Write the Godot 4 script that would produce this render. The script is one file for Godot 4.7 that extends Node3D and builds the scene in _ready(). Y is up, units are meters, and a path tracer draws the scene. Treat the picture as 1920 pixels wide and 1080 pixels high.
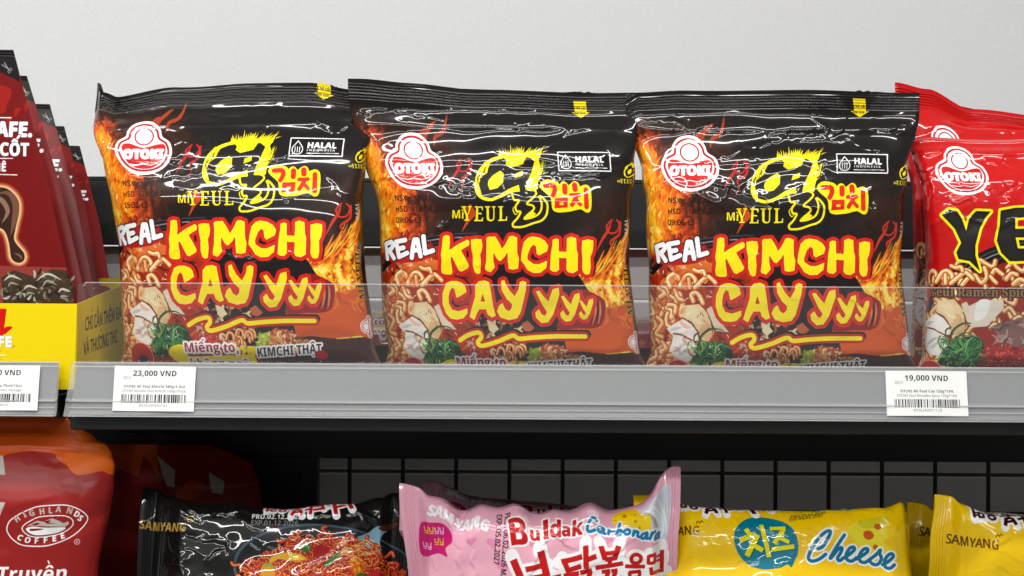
extends Node3D

# One bay of shop shelving seen straight on: noodle packs on the upper shelf behind a clear guard,
# more packs on the shelf below, coffee sachets in a display box at the left end. Metres, y up.

const EYE := 1.42            # height of the camera above the shop floor
const SHELF := -0.0795       # heights below are measured from the camera's height
const LOWER := -0.276
const PX := 0.000419         # one unit of the pack artwork, in metres

var fonts := []
var faces := {}


func v3(x: float, y: float, z: float) -> Vector3:
	return Vector3(x, EYE + y, z)


func _ready() -> void:
	# ------------------------------------------------------------ camera, air, lamps
	var camera := Camera3D.new()
	camera.name = "camera"
	camera.fov = 21.28
	camera.position = Vector3(0, EYE, 1.15)
	camera.rotation.z = deg_to_rad(0.35)
	camera.near = 0.05
	camera.far = 60.0
	add_child(camera)
	var world := WorldEnvironment.new()
	world.name = "world"
	var env := Environment.new()
	env.background_mode = Environment.BG_COLOR
	env.background_color = Color(0.50, 0.50, 0.50)
	env.tonemap_mode = Environment.TONE_MAPPER_LINEAR
	env.tonemap_exposure = 1.32
	env.sdfgi_enabled = true
	env.ssao_enabled = true
	env.ssil_enabled = true
	world.environment = env
	add_child(world)
	var glow := paint(Color(1, 1, 1), 0.4)
	glow.emission_enabled = true
	glow.emission = Color(1.0, 0.98, 0.95)
	glow.emission_energy_multiplier = 8.0
	for q in [[-0.6, 0.55, 1.25, 2.8, 1.85, "long white tube lamp hung nearest above the shelf front"], [-0.6, 1.75, 1.45, 2.8, 2.6, "long white tube lamp hung above the aisle behind the camera"], [-0.6, 3.1, 1.45, 2.8, 3.1, "long white tube lamp hung across the aisle, third from the shelf"]]:
		var lamp := thing("ceiling_lamp", q[5], "ceiling lamp", v3(q[0], q[2], q[1]), "tube lamps above the aisle")
		block("housing", Vector3(q[3] + 0.04, 0.05, 0.12), Vector3(0, 0.035, 0), paint(Color(0.8, 0.8, 0.8)), lamp, 0.004)
		block("diffuser", Vector3(q[3], 0.02, 0.07), Vector3.ZERO, glow, lamp, 0.004)
		var light := AreaLight3D.new()
		light.name = "tube_light"
		light.position = Vector3(0, -0.014, 0)
		light.rotation.x = -PI / 2
		light.area_size = Vector2(q[3], 0.07)
		light.light_color = Color(1.0, 0.995, 0.99)
		light.light_energy = q[4]
		light.area_range = 12.0
		light.area_attenuation = 2.0
		light.shadow_enabled = true
		lamp.add_child(light)

	# ------------------------------------------------------------ wall and shelving
	var plaster := paint(Color(0.905, 0.91, 0.912), 0.75)
	var speck := noise(9, 0.9)
	speck.fractal_octaves = 4
	var spots := NoiseTexture2D.new()
	spots.noise = speck
	spots.width = 512
	spots.height = 512
	spots.seamless = true
	var tone := Gradient.new()
	tone.colors = PackedColorArray([Color(0.94, 0.94, 0.94), Color(1, 1, 1)])
	spots.color_ramp = tone
	plaster.albedo_texture = spots
	plaster.uv1_triplanar = true
	plaster.uv1_scale = Vector3(1.6, 1.6, 1.6)
	var wall := Node3D.new()
	wall.name = "wall"
	wall.set_meta("kind", "structure")
	add_child(wall)
	block("panel", Vector3(5.0, 2.75, 0.02), Vector3(0.1, 1.375, -0.62), plaster, wall, 0.0006)

	var black := paint(Color(0.105, 0.105, 0.11), 0.42)
	var grey := paint(Color(0.62, 0.62, 0.62), 0.5)
	# back of the bay
	var bar := thing("top_rail", "dark grey steel rail across the back of the upper shelf", "shelf rail", v3(0, 0.0717, -0.365))
	block("bar", Vector3(2.4, 0.063, 0.02), Vector3(0.3, 0, 0), black, bar)
	block("bar_lip", Vector3(2.4, 0.004, 0.012), Vector3(0.3, 0.0335, 0.003), black, bar, 0.0008)
	var sheet := thing("back_panel", "pale grey steel panel closing the back of the upper shelf", "panel", v3(0.3, -0.02, -0.372))
	block("panel_sheet", Vector3(2.4, 0.050, 0.004), Vector3(0, 0.034, 0), grey, sheet, 0.001)
	block("panel_sheet", Vector3(2.4, 0.076, 0.004), Vector3(0, -0.031, 0), grey, sheet, 0.001)
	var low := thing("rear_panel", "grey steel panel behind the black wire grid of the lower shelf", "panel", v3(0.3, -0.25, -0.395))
	var enamel := paint(Color(0.89, 0.88, 0.86), 0.45)
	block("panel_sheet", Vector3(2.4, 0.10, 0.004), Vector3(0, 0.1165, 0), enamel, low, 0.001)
	block("panel_sheet", Vector3(2.4, 0.22, 0.004), Vector3(0, -0.0475, 0), enamel, low, 0.001)  # gap left above this sheet imitates the cross wire's shadow, not a joint
	block("wire_shadow_strip", Vector3(2.4, 0.02, 0.002), Vector3(0, 0.064, -0.009), black, low, 0.0)  # black strip behind the gap, standing in for the wire's shadow on the panel
	var post := thing("upright_post", "black steel upright post behind the black noodle pack", "post", v3(-0.228, 0, -0.352))
	block("post", Vector3(0.079, 1.46, 0.022), Vector3(0, -0.69, 0), black, post)
	for k in 9:
		block("slot", Vector3(0.006, 0.022, 0.002), Vector3(0.02, -0.33 + k * 0.035, 0.0112), paint(Color(0.02, 0.02, 0.02)), post, 0.0)
	var grid := thing("wire_grid", "black wire grid hung behind the lower shelf packs", "wire grid", v3(0, -0.166, -0.362))
	for k in 20:
		var wire := CylinderMesh.new()
		wire.top_radius = 0.0021
		wire.bottom_radius = 0.0021
		wire.height = 0.29
		wire.radial_segments = 10
		wire.material = black
		add_mesh("upright_wire", wire, grid, Vector3(-0.159 + 0.0525 * k, -0.145, 0.0))
	for k in range(0, 5):
		var wire := CylinderMesh.new()
		wire.top_radius = 0.0021
		wire.bottom_radius = 0.0021
		wire.height = 1.05
		wire.radial_segments = 10
		wire.material = black
		var o := add_mesh("cross_wire", wire, grid, Vector3(0.34, -0.0005 - 0.0525 * k, 0.0042 if k > 0 else 0.004))
		o.rotation.z = PI / 2
	var beam := thing("cross_beam", "black steel beam under the back of the upper shelf", "shelf beam", v3(0.3, -0.140, -0.347))
	block("beam", Vector3(2.4, 0.052, 0.016), Vector3.ZERO, black, beam)
	# shelves
	var shelf := thing("shelf", "black steel upper shelf carrying the spicy noodle packs", "shelf", v3(0.435, SHELF, -0.18))
	block("deck", Vector3(1.54, 0.004, 0.345), Vector3(0, -0.002, 0), black, shelf)
	block("front_lip", Vector3(1.54, 0.030, 0.003), Vector3(0, -0.0152, 0.1645), black, shelf, 0.001)
	block("wire_shadow_strip", Vector3(1.54, 0.024, 0.003), Vector3(0, -0.0165, -0.168), black, shelf, 0.001)
	var bracket := thing("shelf_bracket", "black bracket under the left end of the upper shelf", "bracket", v3(-0.325, SHELF, -0.18))
	run("bracket_arm", PackedVector2Array([Vector2(-0.165, -0.006), Vector2(0.15, -0.006), Vector2(0.155, -0.016), Vector2(0.150, -0.022), Vector2(-0.10, -0.060), Vector2(-0.165, -0.062)]), 0, 0.004, black, bracket)
	var bracket2 := thing("shelf_bracket", "black bracket under the right end of the coffee shelf", "bracket", v3(-0.351, SHELF, -0.18))
	run("bracket_arm", PackedVector2Array([Vector2(-0.165, -0.006), Vector2(0.15, -0.006), Vector2(0.155, -0.016), Vector2(0.150, -0.022), Vector2(-0.10, -0.060), Vector2(-0.165, -0.062)]), 0, 0.004, black, bracket2)
	var shelf2 := thing("shelf", "black steel upper shelf carrying the yellow coffee carton", "shelf", v3(-0.845, SHELF, -0.18))
	block("deck", Vector3(1.0, 0.004, 0.345), Vector3(0, -0.002, 0), black, shelf2)
	block("front_lip", Vector3(1.0, 0.018, 0.003), Vector3(0, -0.0092, 0.1645), black, shelf2, 0.001)
	var shelf3 := thing("shelf", "black steel lower shelf carrying the black, pink and yellow packs", "shelf", v3(0.3, LOWER, -0.16))
	block("deck", Vector3(2.4, 0.004, 0.40), Vector3(0, -0.0025, 0), black, shelf3)
	block("front_lip", Vector3(2.4, 0.03, 0.003), Vector3(0, -0.015, 0.2), black, shelf3, 0.001)

	# price rails: grey channel under a clear cover
	var plastic := paint(Color(0.55, 0.565, 0.57), 0.34)
	var streaks := NoiseTexture2D.new()
	streaks.noise = noise(17, 0.05)
	streaks.width = 512
	streaks.height = 512
	streaks.seamless = true
	var worn := Gradient.new()
	worn.colors = PackedColorArray([Color(0.86, 0.86, 0.85), Color(1, 1, 1)])
	streaks.color_ramp = worn
	plastic.albedo_texture = streaks
	plastic.uv1_triplanar = true
	plastic.uv1_scale = Vector3(2.2, 70, 70)
	var cover_m := clear(Color(0.78, 0.79, 0.79), 0.22, 0.025)
	var bead_m := clear(Color(0.86, 0.86, 0.85), 0.38, 0.05)
	for side in 2:
		var x0: float = [-0.3325, -1.3][side]
		var x1: float = [1.2, -0.3418][side]
		var rail := thing("price_rail", ["long grey plastic price rail in front of the noodle packs", "grey plastic price rail in front of the coffee carton"][side], "price rail", v3(0, -0.059, 0), "price rails along the shelf edge")
		var slant: float = [0.098, -0.0][side]
		run("channel", PackedVector2Array([Vector2(-0.0145, 0.0), Vector2(-0.0115, 0.0), Vector2(-0.0105, -0.0028), Vector2(-0.0062, -0.0270), Vector2(-0.0042, -0.0280), Vector2(-0.0052, -0.0292), Vector2(-0.0045, -0.0330), Vector2(-0.0030, -0.0338), Vector2(-0.0038, -0.0346), Vector2(-0.0030, -0.0372), Vector2(-0.0018, -0.0380), Vector2(-0.0035, -0.0386), Vector2(-0.0105, -0.0386), Vector2(-0.0145, -0.006)]), x0 + 0.004, x1 - 0.002, plastic, rail, slant)
		run("clear_cover", PackedVector2Array([Vector2(-0.0113, 0.0010), Vector2(-0.0103, 0.0012), Vector2(-0.0096, -0.0018), Vector2(-0.0088, -0.0022), Vector2(-0.0046, -0.0262), Vector2(-0.0030, -0.0272), Vector2(-0.0030, -0.0288), Vector2(-0.0040, -0.0296), Vector2(-0.0014, -0.0380), Vector2(0.0000, -0.0386), Vector2(-0.0002, -0.0394), Vector2(-0.0022, -0.0388), Vector2(-0.0048, -0.0297), Vector2(-0.0037, -0.0287), Vector2(-0.0037, -0.0274), Vector2(-0.0053, -0.0264), Vector2(-0.0096, -0.0024), Vector2(-0.0104, -0.0020)]), x0, x1, cover_m, rail, slant)
		for q2 in [[-0.0098, 0.0006, 0.0012], [-0.0090, -0.0026, 0.0009], [-0.0028, -0.0281, 0.0011], [-0.0030, -0.0331, 0.0007], [0.0002, -0.0391, 0.0008]]:
			block("cover_bead", Vector3(x1 - x0 - 0.002, q2[2], 0.0008), Vector3((x0 + x1) / 2 - slant * (0.001 - q2[1]) * 0.5, q2[1], q2[0]), bead_m, rail, 0.0003)

	faces = {"bold": face("Droid Sans", 700), "regular": face("Droid Sans", 400), "serif": face("Droid Serif", 700), "mono": face("Droid Sans Mono", 400)}
	# price tickets, between channel and cover
	var tags := [[-0.2690, "23,000 VND", ["OTOKI Mi Yeul Kimchi 180g/1 Goi", "OTOKI Noodle Yeul Kimchi 100g/1Pack"], "8936240054141", "white paper price ticket of 23,000 VND under the leftmost noodle pack", 3, -0.007], [0.3130, "19,000 VND", ["OTOKI Mi Yeul Cay 120g*1PK", "OTOKI Yeul Noodles Spicy 120g*1PK"], "8936240051128", "white paper price ticket of 19,000 VND below the red noodle pack", 5, 0.0], [-0.3865, "15,000 VND", ["Ca Phe Den Da 75ml/1Goi", "Coffee Black 75ml/1 Package"], "8934804020", "white paper price ticket under the yellow coffee carton, cut off at left", 8, 0.0]]
	for q in tags:
		var m := film(tag_art(q[1], q[2], q[3], q[5]).done(), Color.WHITE, 0.6, 0.0)
		var o := thing("price_ticket", q[4], "price ticket", v3(q[0], -0.0775, -0.0047), "paper price tickets in the rail")
		o.rotation = Vector3(-0.185, 0, q[6])
		for layer in 2:
			var p := PackedVector3Array()
			var uv := PackedVector2Array()
			for r in 7:
				for c in 13:
					var x := (c / 12.0 - 0.5) * 0.0612
					var y := (r / 6.0 - 0.5) * 0.0340
					p.append(Vector3(x, y, 0.0002 * layer + 0.0005 * sin(c * 0.55 + q[5]) + 0.0007 * pow(r / 6.0, 3) * sin(c * 0.26 + 0.1 * q[5])))
					uv.append(Vector2(c / 12.0, 1 - r / 6.0))
			var am := ArrayMesh.new()
			am.add_surface_from_arrays(Mesh.PRIMITIVE_TRIANGLES, mesh_of(p, uv, 13, 7))
			am.surface_set_material(0, m if layer else paint(Color(0.93, 0.93, 0.92), 0.6))
			add_mesh("print" if layer else "paper", am, o)

	# clear guard standing behind the rail
	var guard := thing("clear_guard", "clear plastic guard standing along the front of the upper shelf", "shelf guard", v3(0, 0, -0.020))
	var outline := PackedVector2Array([Vector2(1.19, SHELF), Vector2(1.19, 0.0016)])
	for k in 7:
		outline.append(Vector2(-0.3317 + 0.0036 - 0.0036 * sin(k * PI / 12), 0.0016 - 0.0036 + 0.0036 * cos(k * PI / 12)))
	outline.append(Vector2(-0.3335, SHELF))
	var pane := CSGPolygon3D.new()
	pane.polygon = outline
	pane.depth = 0.0018
	pane.material = clear(Color(0.55, 0.54, 0.53), 0.030, 0.02)
	pane.name = "pane"
	guard.add_child(pane)
	block("polished_edge", Vector3(1.515, 0.0009, 0.0022), Vector3(0.4315, 0.0022, -0.0009), clear(Color(0.85, 0.85, 0.85), 0.30, 0.1), guard, 0.0)

	packs()
	coffee()
	lower_packs()


# ---------------------------------------------------------------- printing (flat artwork on film, card and paper)

class Pen:
	var im: Image
	var w: int
	var h: int
	var k: float
	var base: Transform2D
	var tf: Transform2D
	var faces: Dictionary
	var rng := RandomNumberGenerator.new()
	var glyphs := {}
	const MARKS := {"ế": "ê'", "ầ": "â`", "ồ": "ô`", "ỗ": "ô~", "ắ": "ă'", "ố": "ô'", "Ố": "Ô'", "Ậ": "Â.", "ề": "ê`", "ỉ": "i?", "Ỉ": "I?", "Ầ": "Â`", "Ư": "U+", "Ở": "O+?"}

	func _init(size: Vector2, origin: Vector2, scale: float, ground: Color, given: Dictionary):
		k = scale
		w = int(size.x * k)
		h = int(size.y * k)
		im = Image.create(w, h, false, Image.FORMAT_RGBA8)
		im.fill(ground)
		base = Transform2D(0.0, Vector2(k, k), 0.0, -origin * k)
		tf = base
		faces = given
		rng.seed = 11

	func crop(x0: float, y0: float, s: float) -> void:
		tf = base * Transform2D(0.0, Vector2(1.0 / s, 1.0 / s), 0.0, Vector2(x0, y0))

	func turned(x0: float, y0: float, s: float, angle: float) -> void:
		tf = base * Transform2D(angle, Vector2(1.0 / s, 1.0 / s), 0.0, Vector2(x0, y0))

	func unit() -> float:
		return tf.x.length()

	func fill(polys: Array, c: Color, pattern: Image = null) -> void:
		var lo := 1e9
		var hi := -1e9
		for p: PackedVector2Array in polys:
			for q in p:
				lo = minf(lo, q.y)
				hi = maxf(hi, q.y)
		var y0 := maxi(0, ceili(lo - 0.5))
		var y1 := mini(h - 1, floori(hi))
		if y1 < y0:
			return
		var rows: Array[PackedFloat32Array] = []
		rows.resize(y1 - y0 + 1)
		for p: PackedVector2Array in polys:
			var n := p.size()
			for i in n:
				var a := p[i]
				var b := p[(i + 1) % n]
				if a.y > b.y:
					var t := a
					a = b
					b = t
				var ya := maxi(y0, ceili(a.y - 0.5))
				var yb := mini(y1, ceili(b.y - 0.5) - 1)
				if yb < ya:
					continue
				var slope := (b.x - a.x) / (b.y - a.y)
				for y in range(ya, yb + 1):
					rows[y - y0].append(a.x + (y + 0.5 - a.y) * slope)
		var row: Image
		if c.a < 1.0 and pattern == null:
			row = Image.create(w, 1, false, Image.FORMAT_RGBA8)
			row.fill(c)
		for i in rows.size():
			var r := rows[i]
			r.sort()
			for j in range(0, r.size() - 1, 2):
				var xa := maxi(0, ceili(r[j] - 0.5))
				var xb := mini(w, ceili(r[j + 1] - 0.5))
				if xb <= xa:
					continue
				if pattern:
					im.blend_rect(pattern, Rect2i(xa, y0 + i, xb - xa, 1), Vector2i(xa, y0 + i))
				elif row:
					im.blend_rect(row, Rect2i(0, 0, xb - xa, 1), Vector2i(xa, y0 + i))
				else:
					im.fill_rect(Rect2i(xa, y0 + i, xb - xa, 1), c)

	func path(flat: Array, smooth := false, closed := false) -> PackedVector2Array:
		var p := PackedVector2Array()
		for i in range(0, flat.size(), 2):
			p.append(tf * Vector2(flat[i], flat[i + 1]))
		if not smooth or p.size() < 3:
			return p
		var out := PackedVector2Array()
		var n := p.size()
		for i in (n if closed else n - 1):
			var a := p[(i - 1 + n) % n] if closed or i > 0 else p[0]
			var b := p[i]
			var c := p[(i + 1) % n]
			var d := p[(i + 2) % n] if closed or i + 2 < n else p[n - 1]
			for j in 6:
				out.append(b.cubic_interpolate(c, a, d, j / 6.0))
		if not closed:
			out.append(p[n - 1])
		return out

	func poly(flat: Array, c: Color, smooth := false) -> void:
		fill([path(flat, smooth, true)], c)

	func grown(flat: Array, by: float, c: Color, smooth := false) -> void:
		fill(Geometry2D.offset_polygon(path(flat, smooth, true), by * unit(), Geometry2D.JOIN_ROUND), c)

	func oval(x: float, y: float, rx: float, ry: float, c: Color, turn := 0.0) -> void:
		fill([ring(x, y, rx, ry, turn)], c)

	func ring(x: float, y: float, rx: float, ry: float, turn := 0.0) -> PackedVector2Array:
		var p := PackedVector2Array()
		for i in 48:
			p.append(tf * (Vector2(x, y) + Vector2(cos(i * TAU / 48) * rx, sin(i * TAU / 48) * ry).rotated(turn)))
		return p

	func hoop(x: float, y: float, rx: float, ry: float, wide: float, c: Color, turn := 0.0) -> void:
		fill([ring(x, y, rx + wide / 2, ry + wide / 2, turn), ring(x, y, rx - wide / 2, ry - wide / 2, turn)], c)

	func stroke(flat: Array, wide: float, c: Color, smooth := true, closed := false, blunt := false) -> void:
		var end := Geometry2D.END_JOINED if closed else Geometry2D.END_BUTT if blunt else Geometry2D.END_ROUND
		fill(Geometry2D.offset_polyline(path(flat, smooth, closed), wide * unit() * 0.5, Geometry2D.JOIN_ROUND, end), c)

	# a brush stroke, thickest part of the way along and pointed at its end (both = at both ends)
	func brush(flat: Array, wide: float, c: Color, both := false) -> void:
		var p := path(flat, true)
		var n := p.size()
		var l := PackedVector2Array()
		var r := PackedVector2Array()
		for i in n:
			var d := (p[mini(i + 1, n - 1)] - p[maxi(i - 1, 0)]).normalized().orthogonal()
			var t := float(i) / (n - 1)
			var f := sin(PI * t) if both else minf(1.0, (1.0 - t) * 1.6)
			d *= wide * unit() * 0.5 * f
			l.append(p[i] + d)
			r.append(p[i] - d)
		r.reverse()
		l.append_array(r)
		fill([l], c)

	func glyph(face: String, letter: String) -> Array:
		var key := face + letter
		if not glyphs.has(key):
			var ts := TextServerManager.get_primary_interface()
			var id: RID = faces[face]
			var g := ts.font_get_glyph_index(id, 128, letter.unicode_at(0), 0)
			var d := ts.font_get_glyph_contours(id, 128, g)
			var out := []
			var from := 0
			for last: int in d.contours:
				var p := PackedVector2Array()
				for i in range(from, last + 1):
					var q: Vector3 = d.points[i]
					p.append(Vector2(q.x, q.y) / 128.0)
				from = last + 1
				out.append(p)
			glyphs[key] = [out, ts.font_get_glyph_advance(id, 128, g).x / 128.0]
			if MARKS.has(letter):
				var plain: Array = glyph(face, MARKS[letter][0])
				out = plain[0].duplicate()
				var low: float = 0.0 if letter == letter.to_lower() else -0.16
				var shapes := {"'": [0.62, -0.78, 0.80, -0.98, 0.98, -0.98, 0.74, -0.78], "`": [0.42, -0.80, 0.24, -0.98, 0.38, -0.98, 0.52, -0.80], "?": [0.44, -0.80, 0.44, -0.88, 0.52, -0.90, 0.42, -0.95, 0.46, -1.0, 0.62, -0.92, 0.52, -0.80], ".": [0.44, 0.08, 0.56, 0.08, 0.56, 0.2, 0.44, 0.2], "~": [0.25, -0.84, 0.38, -0.96, 0.55, -0.92, 0.72, -0.98, 0.60, -0.84, 0.40, -0.86], "+": [0.92, -0.5, 1.0, -0.66, 1.12, -0.66, 1.05, -0.48, 0.92, -0.42]}
				for m in MARKS[letter].substr(1):
					var q := PackedVector2Array()
					for i in range(0, shapes[m].size(), 2):
						q.append(Vector2(shapes[m][i] * plain[1], shapes[m][i + 1] + (low if m not in ".+" else (low * 1.1 if m == "+" else 0.0))))
					var main: PackedVector2Array = out[0]
					for each: PackedVector2Array in out:
						if each.size() > main.size():
							main = each
					if Geometry2D.is_polygon_clockwise(q) != Geometry2D.is_polygon_clockwise(main):
						q.reverse()
					out.append(q)
				glyphs[key] = [out, plain[1]]
		return glyphs[key]

	# one line of lettering: x, y = start of the base line, em = type size
	func text(words: String, x: float, y: float, em: float, c: Color, o := {}) -> void:
		var face: String = o.get("face", "bold")
		var sx: float = o.get("sx", 1.0)
		var shear: float = o.get("shear", 0.0)
		var rot: float = o.get("rot", 0.0)
		var track: float = o.get("track", 0.0)
		var jolt: float = o.get("jolt", 0.0)
		var fat: float = o.get("fat", 0.0)
		var total := 0.0
		for ch in words:
			total += (glyph(face, ch)[1] * sx + track) * em
		var at: float = -total * float(o.get("align", 0.0))
		var all := []
		for ch in words:
			var g := glyph(face, ch)
			var tilt := rng.randf_range(-jolt, jolt)
			var lift := rng.randf_range(-jolt, jolt) * em * 0.25
			var holes := []
			var outer := []
			var widest := 0.0
			var turn := false
			for p: PackedVector2Array in g[0]:
				var box := Rect2(p[0], Vector2.ZERO)
				for q in p:
					box = box.expand(q)
				if box.get_area() > widest:
					widest = box.get_area()
					turn = Geometry2D.is_polygon_clockwise(p)
			for p: PackedVector2Array in g[0]:
				var t := PackedVector2Array()
				for q in p:
					var u := Vector2(q.x * sx - q.y * shear, q.y).rotated(tilt) * em + Vector2(at, lift)
					t.append(tf * (Vector2(x, y) + u.rotated(rot)))
				if Geometry2D.is_polygon_clockwise(p) == turn:
					outer.append(t)
				else:
					holes.append(t)
			all.append([outer, holes])
			at += (g[1] * sx + track) * em
		if o.has("out"):
			for a in all:
				for p: PackedVector2Array in a[0]:
					for q in Geometry2D.offset_polygon(p, o.out * unit(), Geometry2D.JOIN_ROUND):
						fill([q], o.oc)
		for a in all:
			if fat > 0.0:
				var polys := []
				for p: PackedVector2Array in a[0]:
					polys.append_array(Geometry2D.offset_polygon(p, fat * unit(), Geometry2D.JOIN_ROUND))
				for p: PackedVector2Array in a[1]:
					polys.append_array(Geometry2D.offset_polygon(p, -fat * unit(), Geometry2D.JOIN_ROUND))
				fill(polys, c)
			else:
				fill(a[0] + a[1], c)

	# a strand of noodle: dark edge, body, and the lighter top of the printed picture of it
	func noodle(flat: Array, wide: float, edge: Color, body: Color, top: Color) -> void:
		stroke(flat, wide * 1.35, edge)
		stroke(flat, wide, body)
		var up := []
		for i in flat.size():
			up.append(flat[i] - (wide * 0.14 if i % 2 else wide * 0.1))
		stroke(up, wide * 0.45, top)

	# a wavy strand: n half waves from a, in direction turn
	func strand(a: Vector2, turn: float, n: int, step: float, swing: float, wide: float, edge: Color, body: Color, top: Color) -> void:
		var flat := []
		var d := Vector2.from_angle(turn)
		for i in n * 2 + 1:
			var q := a + d * step * (i * 0.5 + rng.randf_range(-0.1, 0.1)) + d.orthogonal() * swing * (0.0 if i % 2 == 0 else (1.0 if i % 4 == 1 else -1.0)) * rng.randf_range(0.7, 1.1)
			flat.append_array([q.x, q.y])
		noodle(flat, wide, edge, body, top)

	# a printed photograph is softer than the lettering over it
	func soften(by: int) -> void:
		var keep := im.get_size()
		for i in by:
			im.resize(im.get_width() / 2, im.get_height() / 2, Image.INTERPOLATE_BILINEAR)
		im.resize(keep.x, keep.y, Image.INTERPOLATE_CUBIC)

	func done() -> ImageTexture:
		var small: Image = im.duplicate()
		small.resize(w / 2, h / 2, Image.INTERPOLATE_BILINEAR)
		return ImageTexture.create_from_image(small)


func face(family: String, weight: int) -> RID:
	var f := SystemFont.new()
	f.font_names = PackedStringArray([family])
	f.font_weight = weight
	fonts.append(f)
	return f.get_rids()[0]


func ramp(heat: float) -> Color:
	var stops := [Color(0.075, 0.062, 0.055), Color(0.27, 0.13, 0.07), Color(0.72, 0.25, 0.08), Color(0.92, 0.45, 0.10), Color(0.97, 0.72, 0.14), Color(1.0, 0.90, 0.42)]
	var x := clampf(heat, 0.0, 0.999) * (stops.size() - 1)
	return stops[int(x)].lerp(stops[int(x) + 1], x - int(x))


func noise(seed_of: int, frequency: float, kind := FastNoiseLite.TYPE_SIMPLEX_SMOOTH) -> FastNoiseLite:
	var n := FastNoiseLite.new()
	n.seed = seed_of
	n.frequency = frequency
	n.noise_type = kind
	n.fractal_octaves = 3
	return n


var white := Color(0.95, 0.95, 0.95)
var yellow := Color(0.97, 0.89, 0.05)
var red := Color(0.86, 0.13, 0.09)
var ink := Color(0.10, 0.09, 0.085)


# the trefoil emblem, in a frame about 600 wide; the face in its disc is left out
func emblem(p: Pen, field: Color, line: Color) -> void:
	p.poly([375, 78, 470, 100, 540, 180, 565, 262, 640, 320, 672, 420, 650, 520, 580, 600, 480, 645, 375, 660, 260, 640, 165, 570, 95, 470, 78, 380, 112, 300, 195, 245, 210, 185, 275, 105], white, true)
	p.stroke([375, 118, 455, 140, 510, 200, 532, 280, 605, 335, 634, 420, 612, 505, 555, 572, 475, 608, 375, 618, 275, 600, 190, 545, 135, 460, 115, 385, 145, 318, 225, 272, 242, 200, 295, 140], 22, line, true, true)
	p.poly([160, 345, 230, 332, 375, 380, 520, 345, 592, 350, 604, 420, 570, 515, 480, 585, 375, 600, 265, 575, 190, 500, 152, 410], field, true)
	p.oval(380, 262, 118, 112, white)
	p.hoop(380, 258, 92, 92, 15, line)
	p.text("OTOKI", 376, 492, 128, white, {"align": 0.5, "sx": 1.06, "fat": 9.0})
	p.stroke([235, 548, 310, 560, 375, 548, 450, 562, 530, 540], 9, white)
	p.hoop(640, 640, 17, 17, 5, white)


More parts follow.
